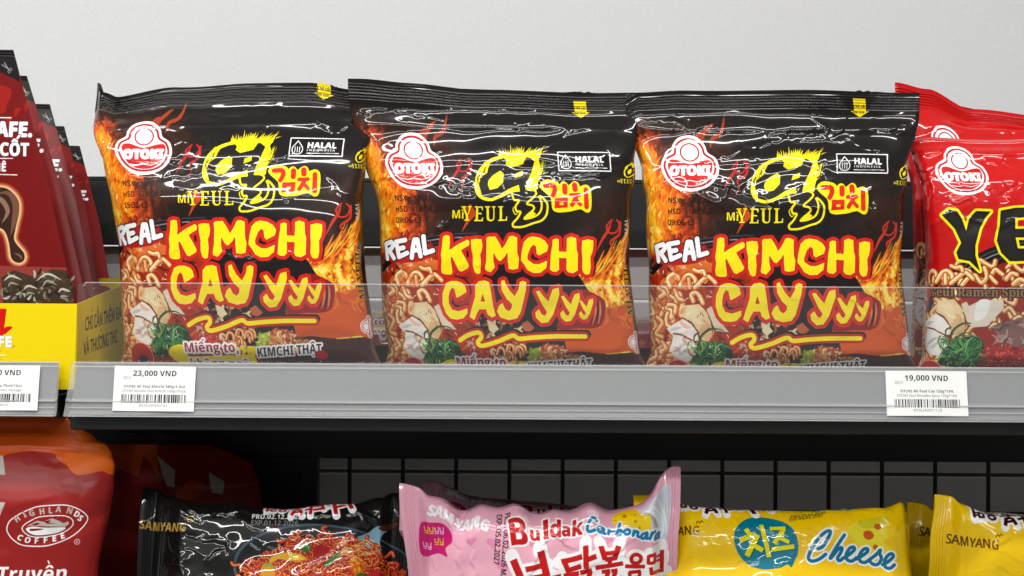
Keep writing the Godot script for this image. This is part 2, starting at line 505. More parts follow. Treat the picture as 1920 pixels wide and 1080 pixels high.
# the brush-written syllable in yellow flames
func brushwork(p: Pen) -> void:
	var y := yellow
	p.poly([140, 560, 165, 440, 230, 345, 330, 270, 430, 235, 520, 212, 640, 196, 760, 200, 840, 195, 890, 225, 895, 250, 885, 280, 900, 350, 862, 410, 950, 425, 880, 482, 858, 540, 838, 620, 720, 640, 600, 640, 470, 690, 330, 745, 210, 720, 150, 650], y, true)
	for i in 40:
		var t := i / 39.0
		var a := Vector2(lerpf(425, 900, t), lerpf(255, 215, t) + p.rng.randf_range(0, 16))
		var up := p.rng.randf_range(55, 165) * (0.75 + 0.25 * sin(PI * minf(t * 2.0, 1.0)))
		var over := lerpf(10, 110, t * t) * p.rng.randf_range(0.6, 1.2)
		p.brush([a.x, a.y + 20, a.x + 16 + over * 0.1, a.y - up * 0.45, a.x + over, a.y - up], p.rng.randf_range(13, 24), y)
		if i % 2:
			p.brush([a.x + 10, a.y + 12, a.x + 26 + over * 0.1, a.y - up * 0.3, a.x + over * 0.7 + 12, a.y - up * 0.75], 10, ink, true)
	for i in 14:
		var a := Vector2(p.rng.randf_range(850, 960), p.rng.randf_range(380, 450))
		p.brush([a.x - 40, a.y + 30, a.x, a.y, a.x + 25, a.y - p.rng.randf_range(60, 170)], 14, y if i % 3 else ink)
		a = Vector2(p.rng.randf_range(150, 260), p.rng.randf_range(330, 520))
		p.brush([a.x + 30, a.y + 60, a.x + 20, a.y, a.x + 55, a.y - 50], 9, y if i % 2 else ink, true)
	p.poly([188, 560, 215, 480, 290, 425, 300, 380, 335, 315, 420, 275, 490, 262, 518, 288, 505, 330, 560, 368, 705, 328, 745, 250, 770, 245, 836, 292, 798, 400, 735, 530, 712, 618, 655, 640, 640, 560, 520, 610, 420, 675, 320, 715, 225, 690], ink)
	p.poly([290, 560, 300, 510, 350, 455, 440, 400, 476, 432, 466, 530, 400, 600, 312, 622], y)
	p.poly([598, 488, 612, 432, 696, 398, 690, 456], y)
	p.poly([588, 668, 655, 630, 720, 615, 800, 612, 820, 650, 780, 715, 720, 765, 770, 800, 720, 890, 700, 940, 800, 925, 880, 880, 905, 820, 890, 720, 940, 770, 955, 860, 900, 945, 800, 980, 690, 1015, 595, 1010, 600, 960, 670, 850, 625, 830, 640, 760, 680, 715, 620, 710], ink)
	p.stroke([555, 628, 582, 725, 640, 735, 600, 800, 612, 852, 655, 862, 622, 930, 574, 985, 590, 1026, 690, 1022, 800, 985, 900, 950, 950, 882, 958, 780, 922, 720, 880, 686], 24, y)
	p.stroke([730, 610, 800, 615, 836, 655, 790, 712, 728, 770, 790, 790, 806, 830, 722, 905, 704, 936, 790, 920, 862, 880, 892, 815, 890, 745, 866, 690], 22, y)
	p.poly([700, 935, 730, 880, 800, 855, 830, 880, 780, 925], y)
	p.brush([600, 790, 570, 830, 600, 890, 640, 850], 12, y, true)
	# two small words beside it
	p.text("YEUL", -12, 962, 226, y, {"face": "serif", "sx": 0.76, "jolt": 0.04, "track": 0.075})
	p.text("Mì", -132, 936, 128, y, {"face": "bold", "sx": 0.95, "jolt": 0.03})
	# the red syllables on their yellow plate
	var plate := [905, 560, 960, 525, 1060, 545, 1095, 590, 1150, 545, 1200, 590, 1280, 540, 1320, 600, 1400, 580, 1430, 640, 1420, 830, 1330, 800, 1190, 830, 1050, 830, 1030, 740, 1010, 680, 920, 600]
	p.grown(plate, 26, y, true)
	p.stroke([940, 570, 1030, 568, 1045, 620, 1020, 680], 52, red)
	p.stroke([1158, 570, 1160, 640], 58, red)
	p.fill([p.path([1045, 705, 1190, 700, 1185, 810, 1040, 820]), p.path([1098, 755, 1138, 752, 1140, 782, 1096, 784])], red)
	p.stroke([1270, 560, 1275, 608], 60, red)
	p.stroke([1225, 672, 1320, 668], 44, red)
	p.stroke([1285, 690, 1235, 780], 46, red)
	p.stroke([1290, 730, 1330, 775], 40, red)
	p.stroke([1395, 610, 1400, 800], 52, red)


func halal(p: Pen) -> void:
	p.stroke([1105, 188, 1690, 188, 1690, 398, 1105, 398], 13, white, false, true)
	p.stroke([1190, 220, 1135, 300, 1140, 352, 1165, 372, 1215, 372, 1245, 340, 1240, 290, 1190, 220], 11, white)
	for x in [1165, 1190, 1214]:
		p.stroke([x, 290, x, 355], 9, white, false)
	p.text("HALAL", 1290, 302, 92, white, {"sx": 1.16, "fat": 2.5})
	p.text("INDONESIA", 1292, 342, 36, white, {"sx": 1.35, "track": 0.16})
	p.stroke([1295, 366, 1650, 366], 9, white, false)
	p.stroke([1295, 360, 1650, 372], 2, ink, false)


# a little red line-drawn flame
func flamelet(p: Pen, x: float, y: float, s: float, c: Color) -> void:
	p.brush([x, y + 46 * s, x + 12 * s, y + 22 * s, x + 24 * s, y + 4 * s, x + 30 * s, y - 14 * s], 5.5 * s, c, true)
	p.stroke([x + 30 * s, y - 14 * s, x + 20 * s, y - 2 * s, x + 26 * s, y + 10 * s, x + 40 * s, y + 8 * s, x + 46 * s, y - 6 * s, x + 40 * s, y - 14 * s], 3.2 * s, c)
	p.brush([x + 48 * s, y - 12 * s, x + 46 * s, y + 12 * s, x + 28 * s, y + 26 * s, x + 32 * s, y + 40 * s, x + 20 * s, y + 62 * s], 4.5 * s, c)


func seaweed(p: Pen, x: float, y: float, rx: float, ry: float, many: int, lean: float) -> void:
	p.poly([x - rx, y + ry * 0.9, x - rx * 0.5, y - ry * 0.1, x + rx * 0.3, y - ry * 0.75, x + rx, y - ry * 0.5, x + rx * 0.9, y + ry * 0.9], Color(0.08, 0.20, 0.11), true)
	for i in many:
		var c: Color = [Color(0.09, 0.30, 0.15), Color(0.16, 0.44, 0.20), Color(0.25, 0.55, 0.27), Color(0.42, 0.66, 0.36), Color(0.06, 0.20, 0.12)][p.rng.randi() % 5]
		var a := Vector2(x + p.rng.randf_range(-0.8, 0.8) * rx, y + p.rng.randf_range(-0.6, 0.8) * ry)
		var d := Vector2.from_angle(p.rng.randf_range(-PI, PI) + lean) * p.rng.randf_range(0.25, 0.6) * minf(rx, ry)
		var m := d.orthogonal() * p.rng.randf_range(-0.9, 0.9)
		p.brush([a.x - d.x, a.y - d.y, a.x + m.x, a.y + m.y, a.x + d.x, a.y + d.y], p.rng.randf_range(0.05, 0.11) * rx, c, true)


# the printed bowl of noodles; E and C are two magnified frames of the same pack
func bowl_left(p: Pen, x0: float, y0: float) -> void:
	var edge := Color(0.62, 0.20, 0.06)
	var body := Color(0.89, 0.64, 0.36)
	var top := Color(0.99, 0.90, 0.70)
	p.crop(x0, y0 - 140, 6.75)
	for i in 60:
		var a := Vector2(p.rng.randf_range(-60, 400), p.rng.randf_range(800, 2000))
		if a.x > 260 and a.y > 1000:
			continue
		p.strand(a, p.rng.randf_range(0.6, 2.2), p.rng.randi_range(1, 3), 120, p.rng.randf_range(40, 90), 58, edge, body.lerp(Color(0.74, 0.40, 0.18), p.rng.randf() * 0.5), top.lerp(Color(0.90, 0.66, 0.40), p.rng.randf() * 0.5))
	p.noodle([270, 790, 245, 700, 310, 640, 380, 660, 420, 760], 58, edge, body, top)
	p.noodle([400, 780, 470, 670, 540, 640, 600, 690, 610, 760], 56, edge, body, top)
	p.noodle([520, 690, 525, 800], 50, edge, body, top)
	p.noodle([590, 800, 690, 710, 760, 660, 810, 690, 860, 740], 54, edge, body, top)
	p.noodle([590, 575, 650, 600, 710, 590, 730, 640], 46, edge, body, top)
	p.noodle([330, 830, 370, 930, 420, 950], 54, edge, body, top)
	p.noodle([560, 960, 540, 890, 600, 860, 650, 910, 680, 990], 56, edge, body, top)
	p.crop(x0, y0, 7.385)
	var pale := Color(0.93, 0.91, 0.88)
	var tan_ := Color(0.90, 0.79, 0.60)
	var brown := Color(0.40, 0.22, 0.10)
	p.poly([455, 80, 560, 75, 690, 60, 790, 170, 850, 310, 860, 380, 780, 520, 690, 470, 580, 330, 450, 250], tan_)
	p.poly([480, 100, 600, 90, 680, 170, 700, 300, 620, 280, 500, 220], Color(0.90, 0.83, 0.66), true)
	p.poly([700, 330, 850, 330, 880, 440, 800, 560, 720, 590, 660, 470], Color(0.84, 0.70, 0.50))
	p.poly([790, 130, 860, 90, 1000, 330, 1080, 440, 900, 420, 860, 330], Color(0.86, 0.80, 0.70))
	p.brush([440, 250, 560, 310, 640, 420, 680, 470], 20, brown)
	p.brush([800, 220, 840, 290, 855, 380, 850, 470], 20, brown, true)
	p.poly([205, 400, 330, 330, 450, 262, 560, 330, 640, 440, 660, 560, 590, 560, 480, 500, 300, 468, 240, 440], pale)
	p.poly([330, 360, 450, 285, 540, 350, 480, 420, 380, 430], Color(0.95, 0.93, 0.90), true)
	p.poly([300, 470, 420, 490, 570, 560, 640, 620, 590, 800, 540, 860, 420, 850, 310, 800, 230, 680, 270, 600], pale)
	p.poly([300, 600, 420, 560, 470, 660, 430, 780, 320, 740], Color(0.94, 0.93, 0.92), true)
	p.brush([300, 466, 420, 482, 500, 530, 600, 575], 20, brown)
	for q in [[250, 430, 340, 400, 430, 380], [330, 700, 400, 640, 470, 600], [360, 760, 430, 720, 500, 640]]:
		p.brush(q, 46, Color(0.80, 0.79, 0.78), true)
	for q in [[500, 140, 600, 170, 680, 130], [560, 220, 650, 300, 730, 330], [720, 260, 780, 330, 800, 420]]:
		p.brush(q, 50, Color(0.94, 0.86, 0.66) if q[0] < 600 else Color(0.83, 0.66, 0.46), true)
	seaweed(p, 800, 760, 290, 240, 130, 0.4)
	var deep := Color(0.13, 0.30, 0.12)
	p.brush([650, 620, 690, 500, 800, 410, 900, 395, 1000, 420, 1050, 500], 30, deep)
	p.brush([660, 455, 600, 490, 590, 570, 620, 650], 22, deep)
	p.brush([520, 575, 495, 640, 510, 720, 545, 820], 24, Color(0.35, 0.55, 0.20))
	p.brush([500, 640, 560, 600, 600, 650, 570, 740], 8, Color(0.60, 0.72, 0.40))
	p.brush([990, 580, 900, 640, 870, 720, 850, 850], 30, Color(0.45, 0.68, 0.40), true)


func dashes(p: Pen, x: float, y: float, w: float, h: float, many: int, long: float, wide: float, shades: Array) -> void:
	for i in many:
		var a := Vector2(x + p.rng.randf() * w, y + p.rng.randf() * h)
		var d := Vector2.from_angle(p.rng.randf() * TAU) * long * p.rng.randf_range(0.5, 1.0)
		p.brush([a.x - d.x, a.y - d.y, a.x + d.y * 0.3, a.y - d.x * 0.3, a.x + d.x, a.y + d.y], wide, shades[p.rng.randi() % shades.size()], true)


const K_ := [900, 195, 940, 180, 980, 190, 985, 270, 975, 370, 1100, 290, 1215, 235, 1240, 255, 1235, 300, 1140, 355, 1130, 370, 1180, 460, 1225, 550, 1210, 580, 1125, 625, 1095, 610, 1050, 520, 1015, 440, 990, 455, 1000, 560, 1005, 640, 985, 662, 920, 662, 870, 645, 865, 590, 880, 500, 872, 420, 890, 300]
const I_ := [1265, 235, 1330, 225, 1395, 230, 1408, 300, 1395, 370, 1375, 410, 1380, 520, 1365, 640, 1335, 655, 1300, 635, 1280, 560, 1285, 430, 1268, 330]
const M_ := [-5, 200, 85, 195, 130, 260, 175, 350, 230, 270, 270, 190, 310, 185, 365, 205, 365, 400, 382, 460, 365, 580, 300, 595, 250, 585, 245, 490, 245, 375, 200, 440, 150, 490, 120, 480, 60, 385, 55, 480, 68, 570, 10, 630, -45, 610, -50, 590, -30, 480, -20, 300, -25, 220]
const C_ := [455, 260, 510, 205, 560, 192, 650, 205, 720, 245, 760, 305, 740, 370, 640, 418, 615, 395, 608, 310, 575, 285, 530, 330, 490, 430, 495, 480, 570, 530, 640, 530, 740, 490, 725, 570, 650, 630, 560, 635, 490, 600, 450, 530, 412, 480, 425, 380]
const H_ := [818, 230, 860, 215, 890, 225, 892, 375, 990, 378, 998, 300, 1000, 210, 1050, 190, 1110, 210, 1115, 350, 1130, 400, 1118, 600, 1060, 632, 1000, 620, 980, 590, 992, 450, 890, 445, 885, 590, 850, 618, 800, 612, 775, 590, 785, 500, 795, 400, 815, 300]
const L_ := [1190, 240, 1260, 222, 1325, 235, 1325, 310, 1310, 385, 1285, 430, 1285, 560, 1265, 640, 1220, 650, 1195, 630, 1180, 580, 1190, 470, 1185, 350]
const C2 := [640, 440, 668, 428, 705, 426, 740, 438, 755, 455, 762, 490, 725, 512, 698, 525, 694, 505, 690, 474, 672, 464, 655, 490, 645, 525, 643, 560, 660, 598, 700, 608, 758, 590, 755, 618, 725, 648, 685, 656, 645, 650, 620, 620, 605, 565, 612, 500]
const A2 := [845, 428, 882, 422, 908, 432, 915, 500, 920, 580, 930, 630, 905, 640, 882, 622, 876, 592, 832, 592, 812, 622, 795, 656, 768, 640, 790, 580, 815, 520, 822, 452]
const Y2 := [985, 425, 1002, 418, 1012, 445, 1030, 480, 1060, 515, 1090, 470, 1100, 430, 1120, 422, 1138, 430, 1130, 480, 1110, 540, 1085, 610, 1060, 645, 1010, 655, 960, 640, 942, 605, 960, 570, 980, 555, 992, 590, 1015, 605, 1035, 585, 1040, 560, 1010, 530, 985, 480]
const YY := [1195, 485, 1215, 480, 1235, 510, 1265, 545, 1285, 500, 1300, 470, 1335, 460, 1335, 500, 1310, 560, 1285, 620, 1250, 665, 1210, 670, 1180, 640, 1178, 610, 1200, 590, 1215, 620, 1235, 630, 1252, 605, 1225, 560]


func shrunk(flat: Array, from: Vector2, to: Vector2, s: float) -> Array:
	var out := []
	for i in range(0, flat.size(), 2):
		out.append_array([to.x + (flat[i] - from.x) * s, to.y + (flat[i + 1] - from.y) * s])
	return out


func kimchi_art() -> Pen:
	var p := Pen.new(Vector2(580, 590), Vector2(1170, 160), 3.5, ink, faces)
	var warm := noise(3, 0.02)
	var lick := noise(5, 0.035)
	var g := Image.create(290, 295, false, Image.FORMAT_RGBA8)
	for j in 295:
		for i in 290:
			var x := 1170.0 + i * 2
			var y := 160.0 + j * 2
			var n := warm.get_noise_2d(x * 1.3 + lick.get_noise_2d(x, y) * 40, y * 0.5)
			var m := lick.get_noise_2d(x * 1.6 + n * 30, y * 0.6)
			var left := clampf(1.25 - (x - 1188 - n * 46) / (58.0 + 78 * smoothstep(260, 400, y)), 0, 1) * smoothstep(195, 310, y) * (1 - smoothstep(460, 500, y))
			left = left * 0.66 + left * (m + 0.3) * 0.5
			var halo := 0.34 * clampf(1 - absf(x - 1280) / 150, 0, 1) * smoothstep(190, 300, y) * (1 - smoothstep(430, 470, y)) + 0.20 * clampf(1 - absf(x - 1660) / 110, 0, 1) * smoothstep(270, 420, y)
			halo *= 0.6 + 0.6 * n
			var xr := 1712.0 - pow(maxf(0.0, (y - 400) / 100), 1.7) * 75
			var right := clampf((x - xr + n * 26) / 42, 0, 1) * smoothstep(390, 480, y)
			right = (right * 0.62 + right * (m + 0.25) * 0.75) * (1 - smoothstep(1698, 1712, x))
			g.set_pixel(i, j, ramp(maxf(maxf(left, right), halo)))
	g.resize(p.w, p.h, Image.INTERPOLATE_CUBIC)
	p.im.blit_rect(g, Rect2i(0, 0, p.w, p.h), Vector2i.ZERO)
	# licks of flame
	p.crop(0, 0, 1)
	for i in 70:
		var t := p.rng.randf()
		var a := Vector2(1190 + p.rng.randf() * (30 + 60 * t), 290 + 165 * t)
		var l := p.rng.randf_range(20, 55)
		p.brush([a.x, a.y, a.x + p.rng.randf_range(-8, 14), a.y - l * 0.5, a.x + p.rng.randf_range(-4, 24), a.y - l], p.rng.randf_range(2, 5.5), ramp(p.rng.randf_range(0.45, 0.72) + 0.18 * t * (1.0 if a.x < 1230 else 0.0)), true)
	for i in 90:
		var t := p.rng.randf()
		var a := Vector2(minf(1704, 1715 - pow(t, 1.3) * 170 + p.rng.randf_range(-5, 40) * (1 - t * 0.5)), 440 + 110 * t)
		var l := p.rng.randf_range(16, 46)
		p.brush([a.x - l * 0.5, a.y + l * 0.55, a.x, a.y, a.x + l * 0.42, a.y - l * 0.8], p.rng.randf_range(1.5, 4.5), ramp(p.rng.randf_range(0.42, 0.92)), true)
	for q in [[1330, 285, 1325, 262, 1340, 240, 1350, 232], [1340, 282, 1345, 262, 1362, 250, 1372, 215], [1318, 290, 1312, 270, 1322, 252, 1330, 248]]:
		p.brush(q, 8, Color(0.62, 0.22, 0.08), true)
	# orange floor of the flames and the maroon foot of the pack
	# bowl
	p.poly([1168, 545, 1190, 510, 1250, 470, 1340, 445, 1450, 440, 1560, 470, 1620, 540, 1640, 620, 1600, 752, 1168, 752], Color(0.10, 0.085, 0.08), true)
	for q in [[8, 0.24], [15, 0.55], [22, 0.2]]:
		p.stroke([1240, 478 + q[0] - 8, 1300, 455 + q[0] - 8, 1360, 445 + q[0] - 8, 1420, 443 + q[0] - 8], 2.2, Color(q[1], q[1], q[1] * 1.1))
	p.poly([1172, 600, 1195, 545, 1260, 490, 1330, 468, 1390, 470, 1420, 520, 1400, 580, 1420, 640, 1470, 680, 1560, 690, 1560, 752, 1172, 752], Color(0.62, 0.17, 0.07), true)
	for q in [[1250, 520, 1300, 500, 1370, 505], [1230, 560, 1260, 530, 1320, 540], [1220, 610, 1230, 570, 1260, 560], [1210, 690, 1220, 640, 1215, 600], [1200, 660, 1215, 690, 1240, 710]]:
		p.brush(q, 26, Color(0.84, 0.42, 0.16), true)
	dashes(p, 1190, 480, 200, 220, 90, 16, 5, [Color(0.70, 0.22, 0.08), Color(0.42, 0.09, 0.05), Color(0.80, 0.36, 0.14), Color(0.36, 0.08, 0.06)])
	bowl_left(p, 1220, 560)
	p.crop(0, 0, 1)
	p.poly([1540, 650, 1560, 612, 1610, 592, 1690, 570, 1708, 563, 1712, 610, 1706, 660, 1690, 655, 1640, 660, 1600, 656, 1560, 660], Color(0.80, 0.33, 0.10))
	dashes(p, 1590, 568, 110, 40, 50, 12, 5, [Color(0.88, 0.44, 0.12), Color(0.80, 0.33, 0.10), Color(0.70, 0.26, 0.08)])
	p.poly([1440, 760, 1500, 700, 1560, 660, 1600, 656, 1650, 661, 1700, 657, 1718, 668, 1722, 752, 1440, 760], Color(0.22, 0.09, 0.09))
	# right half of the bowl: slices, red threads, noodles, the heap of cabbage
	p.crop(1440, 560, 7.385)
	dashes(p, -380, 300, 800, 560, 90, 90, 40, [Color(0.80, 0.66, 0.50), Color(0.60, 0.30, 0.18), Color(0.72, 0.60, 0.55), Color(0.50, 0.16, 0.10), Color(0.88, 0.78, 0.60)])
	p.poly([-100, 300, 0, 330, 60, 420, -20, 480, -80, 440], Color(0.88, 0.82, 0.66))
	p.poly([380, 350, 470, 300, 560, 400, 480, 460, 400, 430], Color(0.72, 0.36, 0.22))
	for i in 14:
		var a := Vector2(p.rng.randf_range(60, 380), p.rng.randf_range(680, 860))
		p.noodle([a.x - 60, a.y + 40, a.x - 20, a.y - 50, a.x + 40, a.y - 30, a.x + 50, a.y + 50], 34, Color(0.5, 0.14, 0.06), Color(0.82, 0.52, 0.30), Color(0.93, 0.78, 0.55))
	dashes(p, -370, 690, 260, 180, 160, 40, 12, [Color(0.62, 0.08, 0.08), Color(0.78, 0.18, 0.15), Color(0.46, 0.05, 0.06), Color(0.85, 0.40, 0.36)])
	p.poly([520, 560, 960, 560, 980, 700, 900, 760, 620, 700], Color(0.12, 0.10, 0.11))
	p.poly([420, 880, 460, 740, 520, 680, 620, 670, 640, 780, 560, 900, 480, 960], Color(0.66, 0.72, 0.22), true)
	p.poly([610, 690, 740, 615, 960, 660, 970, 720, 1090, 760, 1160, 820, 1170, 880, 900, 960, 540, 960], Color(0.74, 0.42, 0.26), true)
	p.poly([900, 740, 1050, 720, 1080, 800, 1000, 900, 860, 820], Color(0.46, 0.17, 0.10), true)
	dashes(p, 600, 650, 380, 300, 70, 80, 22, [Color(0.90, 0.68, 0.42), Color(0.62, 0.22, 0.12), Color(0.84, 0.52, 0.30), Color(0.94, 0.80, 0.58)])
	dashes(p, 980, 760, 170, 140, 26, 40, 26, [Color(0.80, 0.74, 0.50), Color(0.70, 0.36, 0.24), Color(0.60, 0.64, 0.30)])
	dashes(p, 430, 690, 170, 200, 30, 40, 26, [Color(0.74, 0.78, 0.24), Color(0.56, 0.64, 0.18), Color(0.82, 0.84, 0.45)])
	p.crop(0, 0, 1)
	dashes(p, 1185, 490, 110, 230, 90, 15, 8, [Color(0.86, 0.34, 0.10, 0.30), Color(0.70, 0.16, 0.05, 0.28), Color(0.99, 0.93, 0.82, 0.30)])
	p.soften(2)
	dashes(p, 1190, 490, 190, 210, 130, 5, 1.4, [Color(0.95, 0.85, 0.66), Color(0.98, 0.95, 0.88), Color(0.42, 0.12, 0.06)])
	# swash under the words
	p.crop(1160, 400, 3.2724)
	var swash := [690, 780, 750, 747, 815, 733, 826, 762, 802, 792, 828, 812, 930, 784, 1025, 748, 1062, 766, 1150, 758, 1300, 749, 1470, 748]
	var swash_up := []
	for i in swash.size():
		swash_up.append(swash[i] + (-14 if i % 2 else 12))
	p.stroke(swash_up, 50, Color(0.13, 0.07, 0.07))
	p.stroke(swash, 56, Color(0.70, 0.15, 0.09))
	p.stroke(swash, 27, yellow)
	# big words: shadow, red border, thin pale edge, yellow
	var letters := []
	p.crop(1220, 420, 6.75)
	for l in [K_, I_]:
		letters.append(p.path(l))
	p.crop(1440, 420, 6.75)
	for l in [M_, C_, H_, L_]:
		letters.append(p.path(l))
	p.crop(1160, 400, 3.2724)
	for l in [C2, A2, Y2]:
		letters.append(p.path(l))
	var small := [p.path(YY), p.path(shrunk(YY, Vector2(1178, 460), Vector2(1332, 492), 0.80)), p.path(shrunk(YY, Vector2(1178, 460), Vector2(1446, 524), 0.58))]
	var u := p.k
	for q: PackedVector2Array in letters + small:
		var moved := PackedVector2Array()
		for r in q:
			moved.append(r + Vector2(2.5, -1.5) * u)
		for s in Geometry2D.offset_polygon(moved, 7.6 * u, Geometry2D.JOIN_ROUND):
			p.fill([s], Color(0.16, 0.05, 0.05))
	p.poly([1300, 690, 1450, 480, 1560, 500, 1612, 540, 1600, 620, 1560, 690, 1440, 700], Color(0.55, 0.10, 0.10), true)
	for q in [[1552, 520, 1520, 680], [1580, 530, 1556, 680]]:
		p.brush([q[0], q[1], q[0] - 4, (q[1] + q[3]) / 2, q[2], q[3]], 12, Color(0.86, 0.50, 0.32), true)
		p.brush([q[0] - 14, q[1], q[0] - 20, (q[1] + q[3]) / 2, q[2] - 16, q[3]], 10, Color(0.15, 0.06, 0.05), true)
	for step in [[7.2, Color(0.86, 0.12, 0.07)], [5.2, Color(0.80, 0.15, 0.10)], [1.1, Color(0.62, 0.06, 0.03)], [0.6, Color(0.98, 0.82, 0.38)], [-0.3, yellow]]:
		for q: PackedVector2Array in letters + small:
			for s in Geometry2D.offset_polygon(q, step[0] * u, Geometry2D.JOIN_ROUND):
				p.fill([s], step[1])
	for q in [[[862, 500, 846, 546, 874, 546], 1], [[690, 476, 672, 466, 660, 500], 0]]:
		if q[1]:
			p.poly(q[0], Color(0.75, 0.11, 0.08))
	p.crop(1440, 420, 6.75)
	p.poly([545, 430, 560, 395, 590, 440, 640, 455, 575, 475, 540, 462], Color(0.16, 0.05, 0.05))
	p.crop(1220, 420, 6.75)
	p.poly([1200, 400, 1218, 380, 1228, 440, 1205, 450], Color(0.16, 0.05, 0.05))
	p.poly([955, 1010, 975, 975, 1000, 1030, 1075, 1045, 1000, 1065], Color(0.16, 0.05, 0.05))
	# REAL
	p.poly([60, 400, 300, 300, 600, 240, 770, 340, 775, 400, 640, 490, 430, 520, 200, 515, 60, 470], Color(0.72, 0.10, 0.11), true)
	for q in [[180, 260], [260, 250], [350, 230], [400, 190], [430, 150], [500, 250], [560, 200], [660, 190], [740, 290], [300, 260]]:
		p.brush([q[0] - 20, q[1] + 60, q[0] + 10, q[1] + 20, q[0] - 10, q[1] - 20, q[0] + 14, q[1] - 70], 42, Color(0.62, 0.10, 0.10))
		p.stroke([q[0] + 2, q[1] - 20, q[0] + 26, q[1] + 20], 5, ink)
	var real := [[95, 290, 120, 470], [90, 290, 190, 262, 225, 300, 190, 345, 125, 380], [160, 375, 225, 465], [270, 270, 300, 445], [260, 262, 395, 240], [290, 350, 370, 335], [300, 450, 420, 400], [480, 460, 500, 330, 520, 235, 560, 235, 600, 440], [500, 370, 590, 360], [640, 195, 665, 400], [660, 402, 765, 370]]
	for pass_ in [[84, Color(0.13, 0.06, 0.06)], [60, white]]:
		for q in real:
			p.stroke(q, pass_[0], pass_[1], false)
	# emblem, syllable, mark
	p.crop(1230, 240, 5.4)
	emblem(p, Color(0.78, 0.12, 0.10), Color(0.66, 0.10, 0.13))
	p.crop(1390, 260, 6.0)
	p.brush([60, 800, 110, 880, 60, 960, -10, 1090], 70, Color(0.75, 0.26, 0.10))
	brushwork(p)
	halal(p)
	p.crop(0, 0, 1)
	flamelet(p, 1362, 318, 0.95, Color(0.72, 0.12, 0.12))
	flamelet(p, 1642, 430, 1.0, Color(0.78, 0.20, 0.14))
	# tear mark
	p.poly([1610, 183, 1634, 183, 1635, 206, 1641, 206, 1623, 218, 1605, 206, 1612, 206], Color(0.93, 0.83, 0.05))
	p.text("Chỗ cắt", 1611, 200, 7.5, ink, {"sx": 0.85})
	p.text("Tear Line", 1609, 210, 6.5, ink, {"sx": 0.8})
	# foot: claims
	p.crop(1220, 560, 7.385)
	p.oval(350, 1000, 180, 180, Color(0.90, 0.60, 0.50))
	p.oval(345, 1004, 172, 172, Color(0.70, 0.10, 0.10))
	p.oval(360, 1060, 70, 60, Color(0.13, 0.10, 0.32))
	p.poly([770, 960, 840, 870, 1000, 850, 1050, 1000, 1050, 1080, 860, 1080], yellow, true)
	dashes(p, 1750, 880, 300, 70, 26, 60, 30, [yellow])
	p.poly([1000, 1010, 2000, 960, 2000, 1090, 1000, 1090], yellow)
	p.text("Miếng to,", 1005, 945, 178, Color(0.66, 0.11, 0.20), {"sx": 0.98, "out": 26.0, "oc": white, "jolt": 0.05, "rot": -0.01})
	p.text("không ngô", 1040, 1158, 170, Color(0.66, 0.11, 0.20), {"out": 24.0, "oc": white, "jolt": 0.04})
	p.crop(1440, 560, 7.385)
	p.text("KIMCHI THẬT", 400, 1000, 172, ink, {"sx": 0.82, "shear": 0.16, "out": 22.0, "oc": white, "rot": -0.075})
	p.oval(1290, 960, 90, 60, Color(0.70, 0.08, 0.09))
	# side of the pack: lettering turned on end
	p.turned(1712, 445, 1, -PI / 2)
	p.text("REAL", 0, 0, 15, Color(0.80, 0.78, 0.75), {"sx": 0.9})
	p.turned(1712, 590, 1, -PI / 2)
	p.text("MÌ YEUL", 0, 0, 21, Color(0.14, 0.08, 0.04), {"face": "serif", "out": 1.4, "oc": Color(0.74, 0.55, 0.10)})
	p.turned(1690, 660, 14, -PI / 2)
	p.tf = p.tf * Transform2D(0, Vector2(1, 1), 0, Vector2(-80, -60))
	emblem(p, Color(0.70, 0.16, 0.12), Color(0.66, 0.10, 0.13))
	p.crop(1690, 300, 20)
	brushwork(p)
	return p


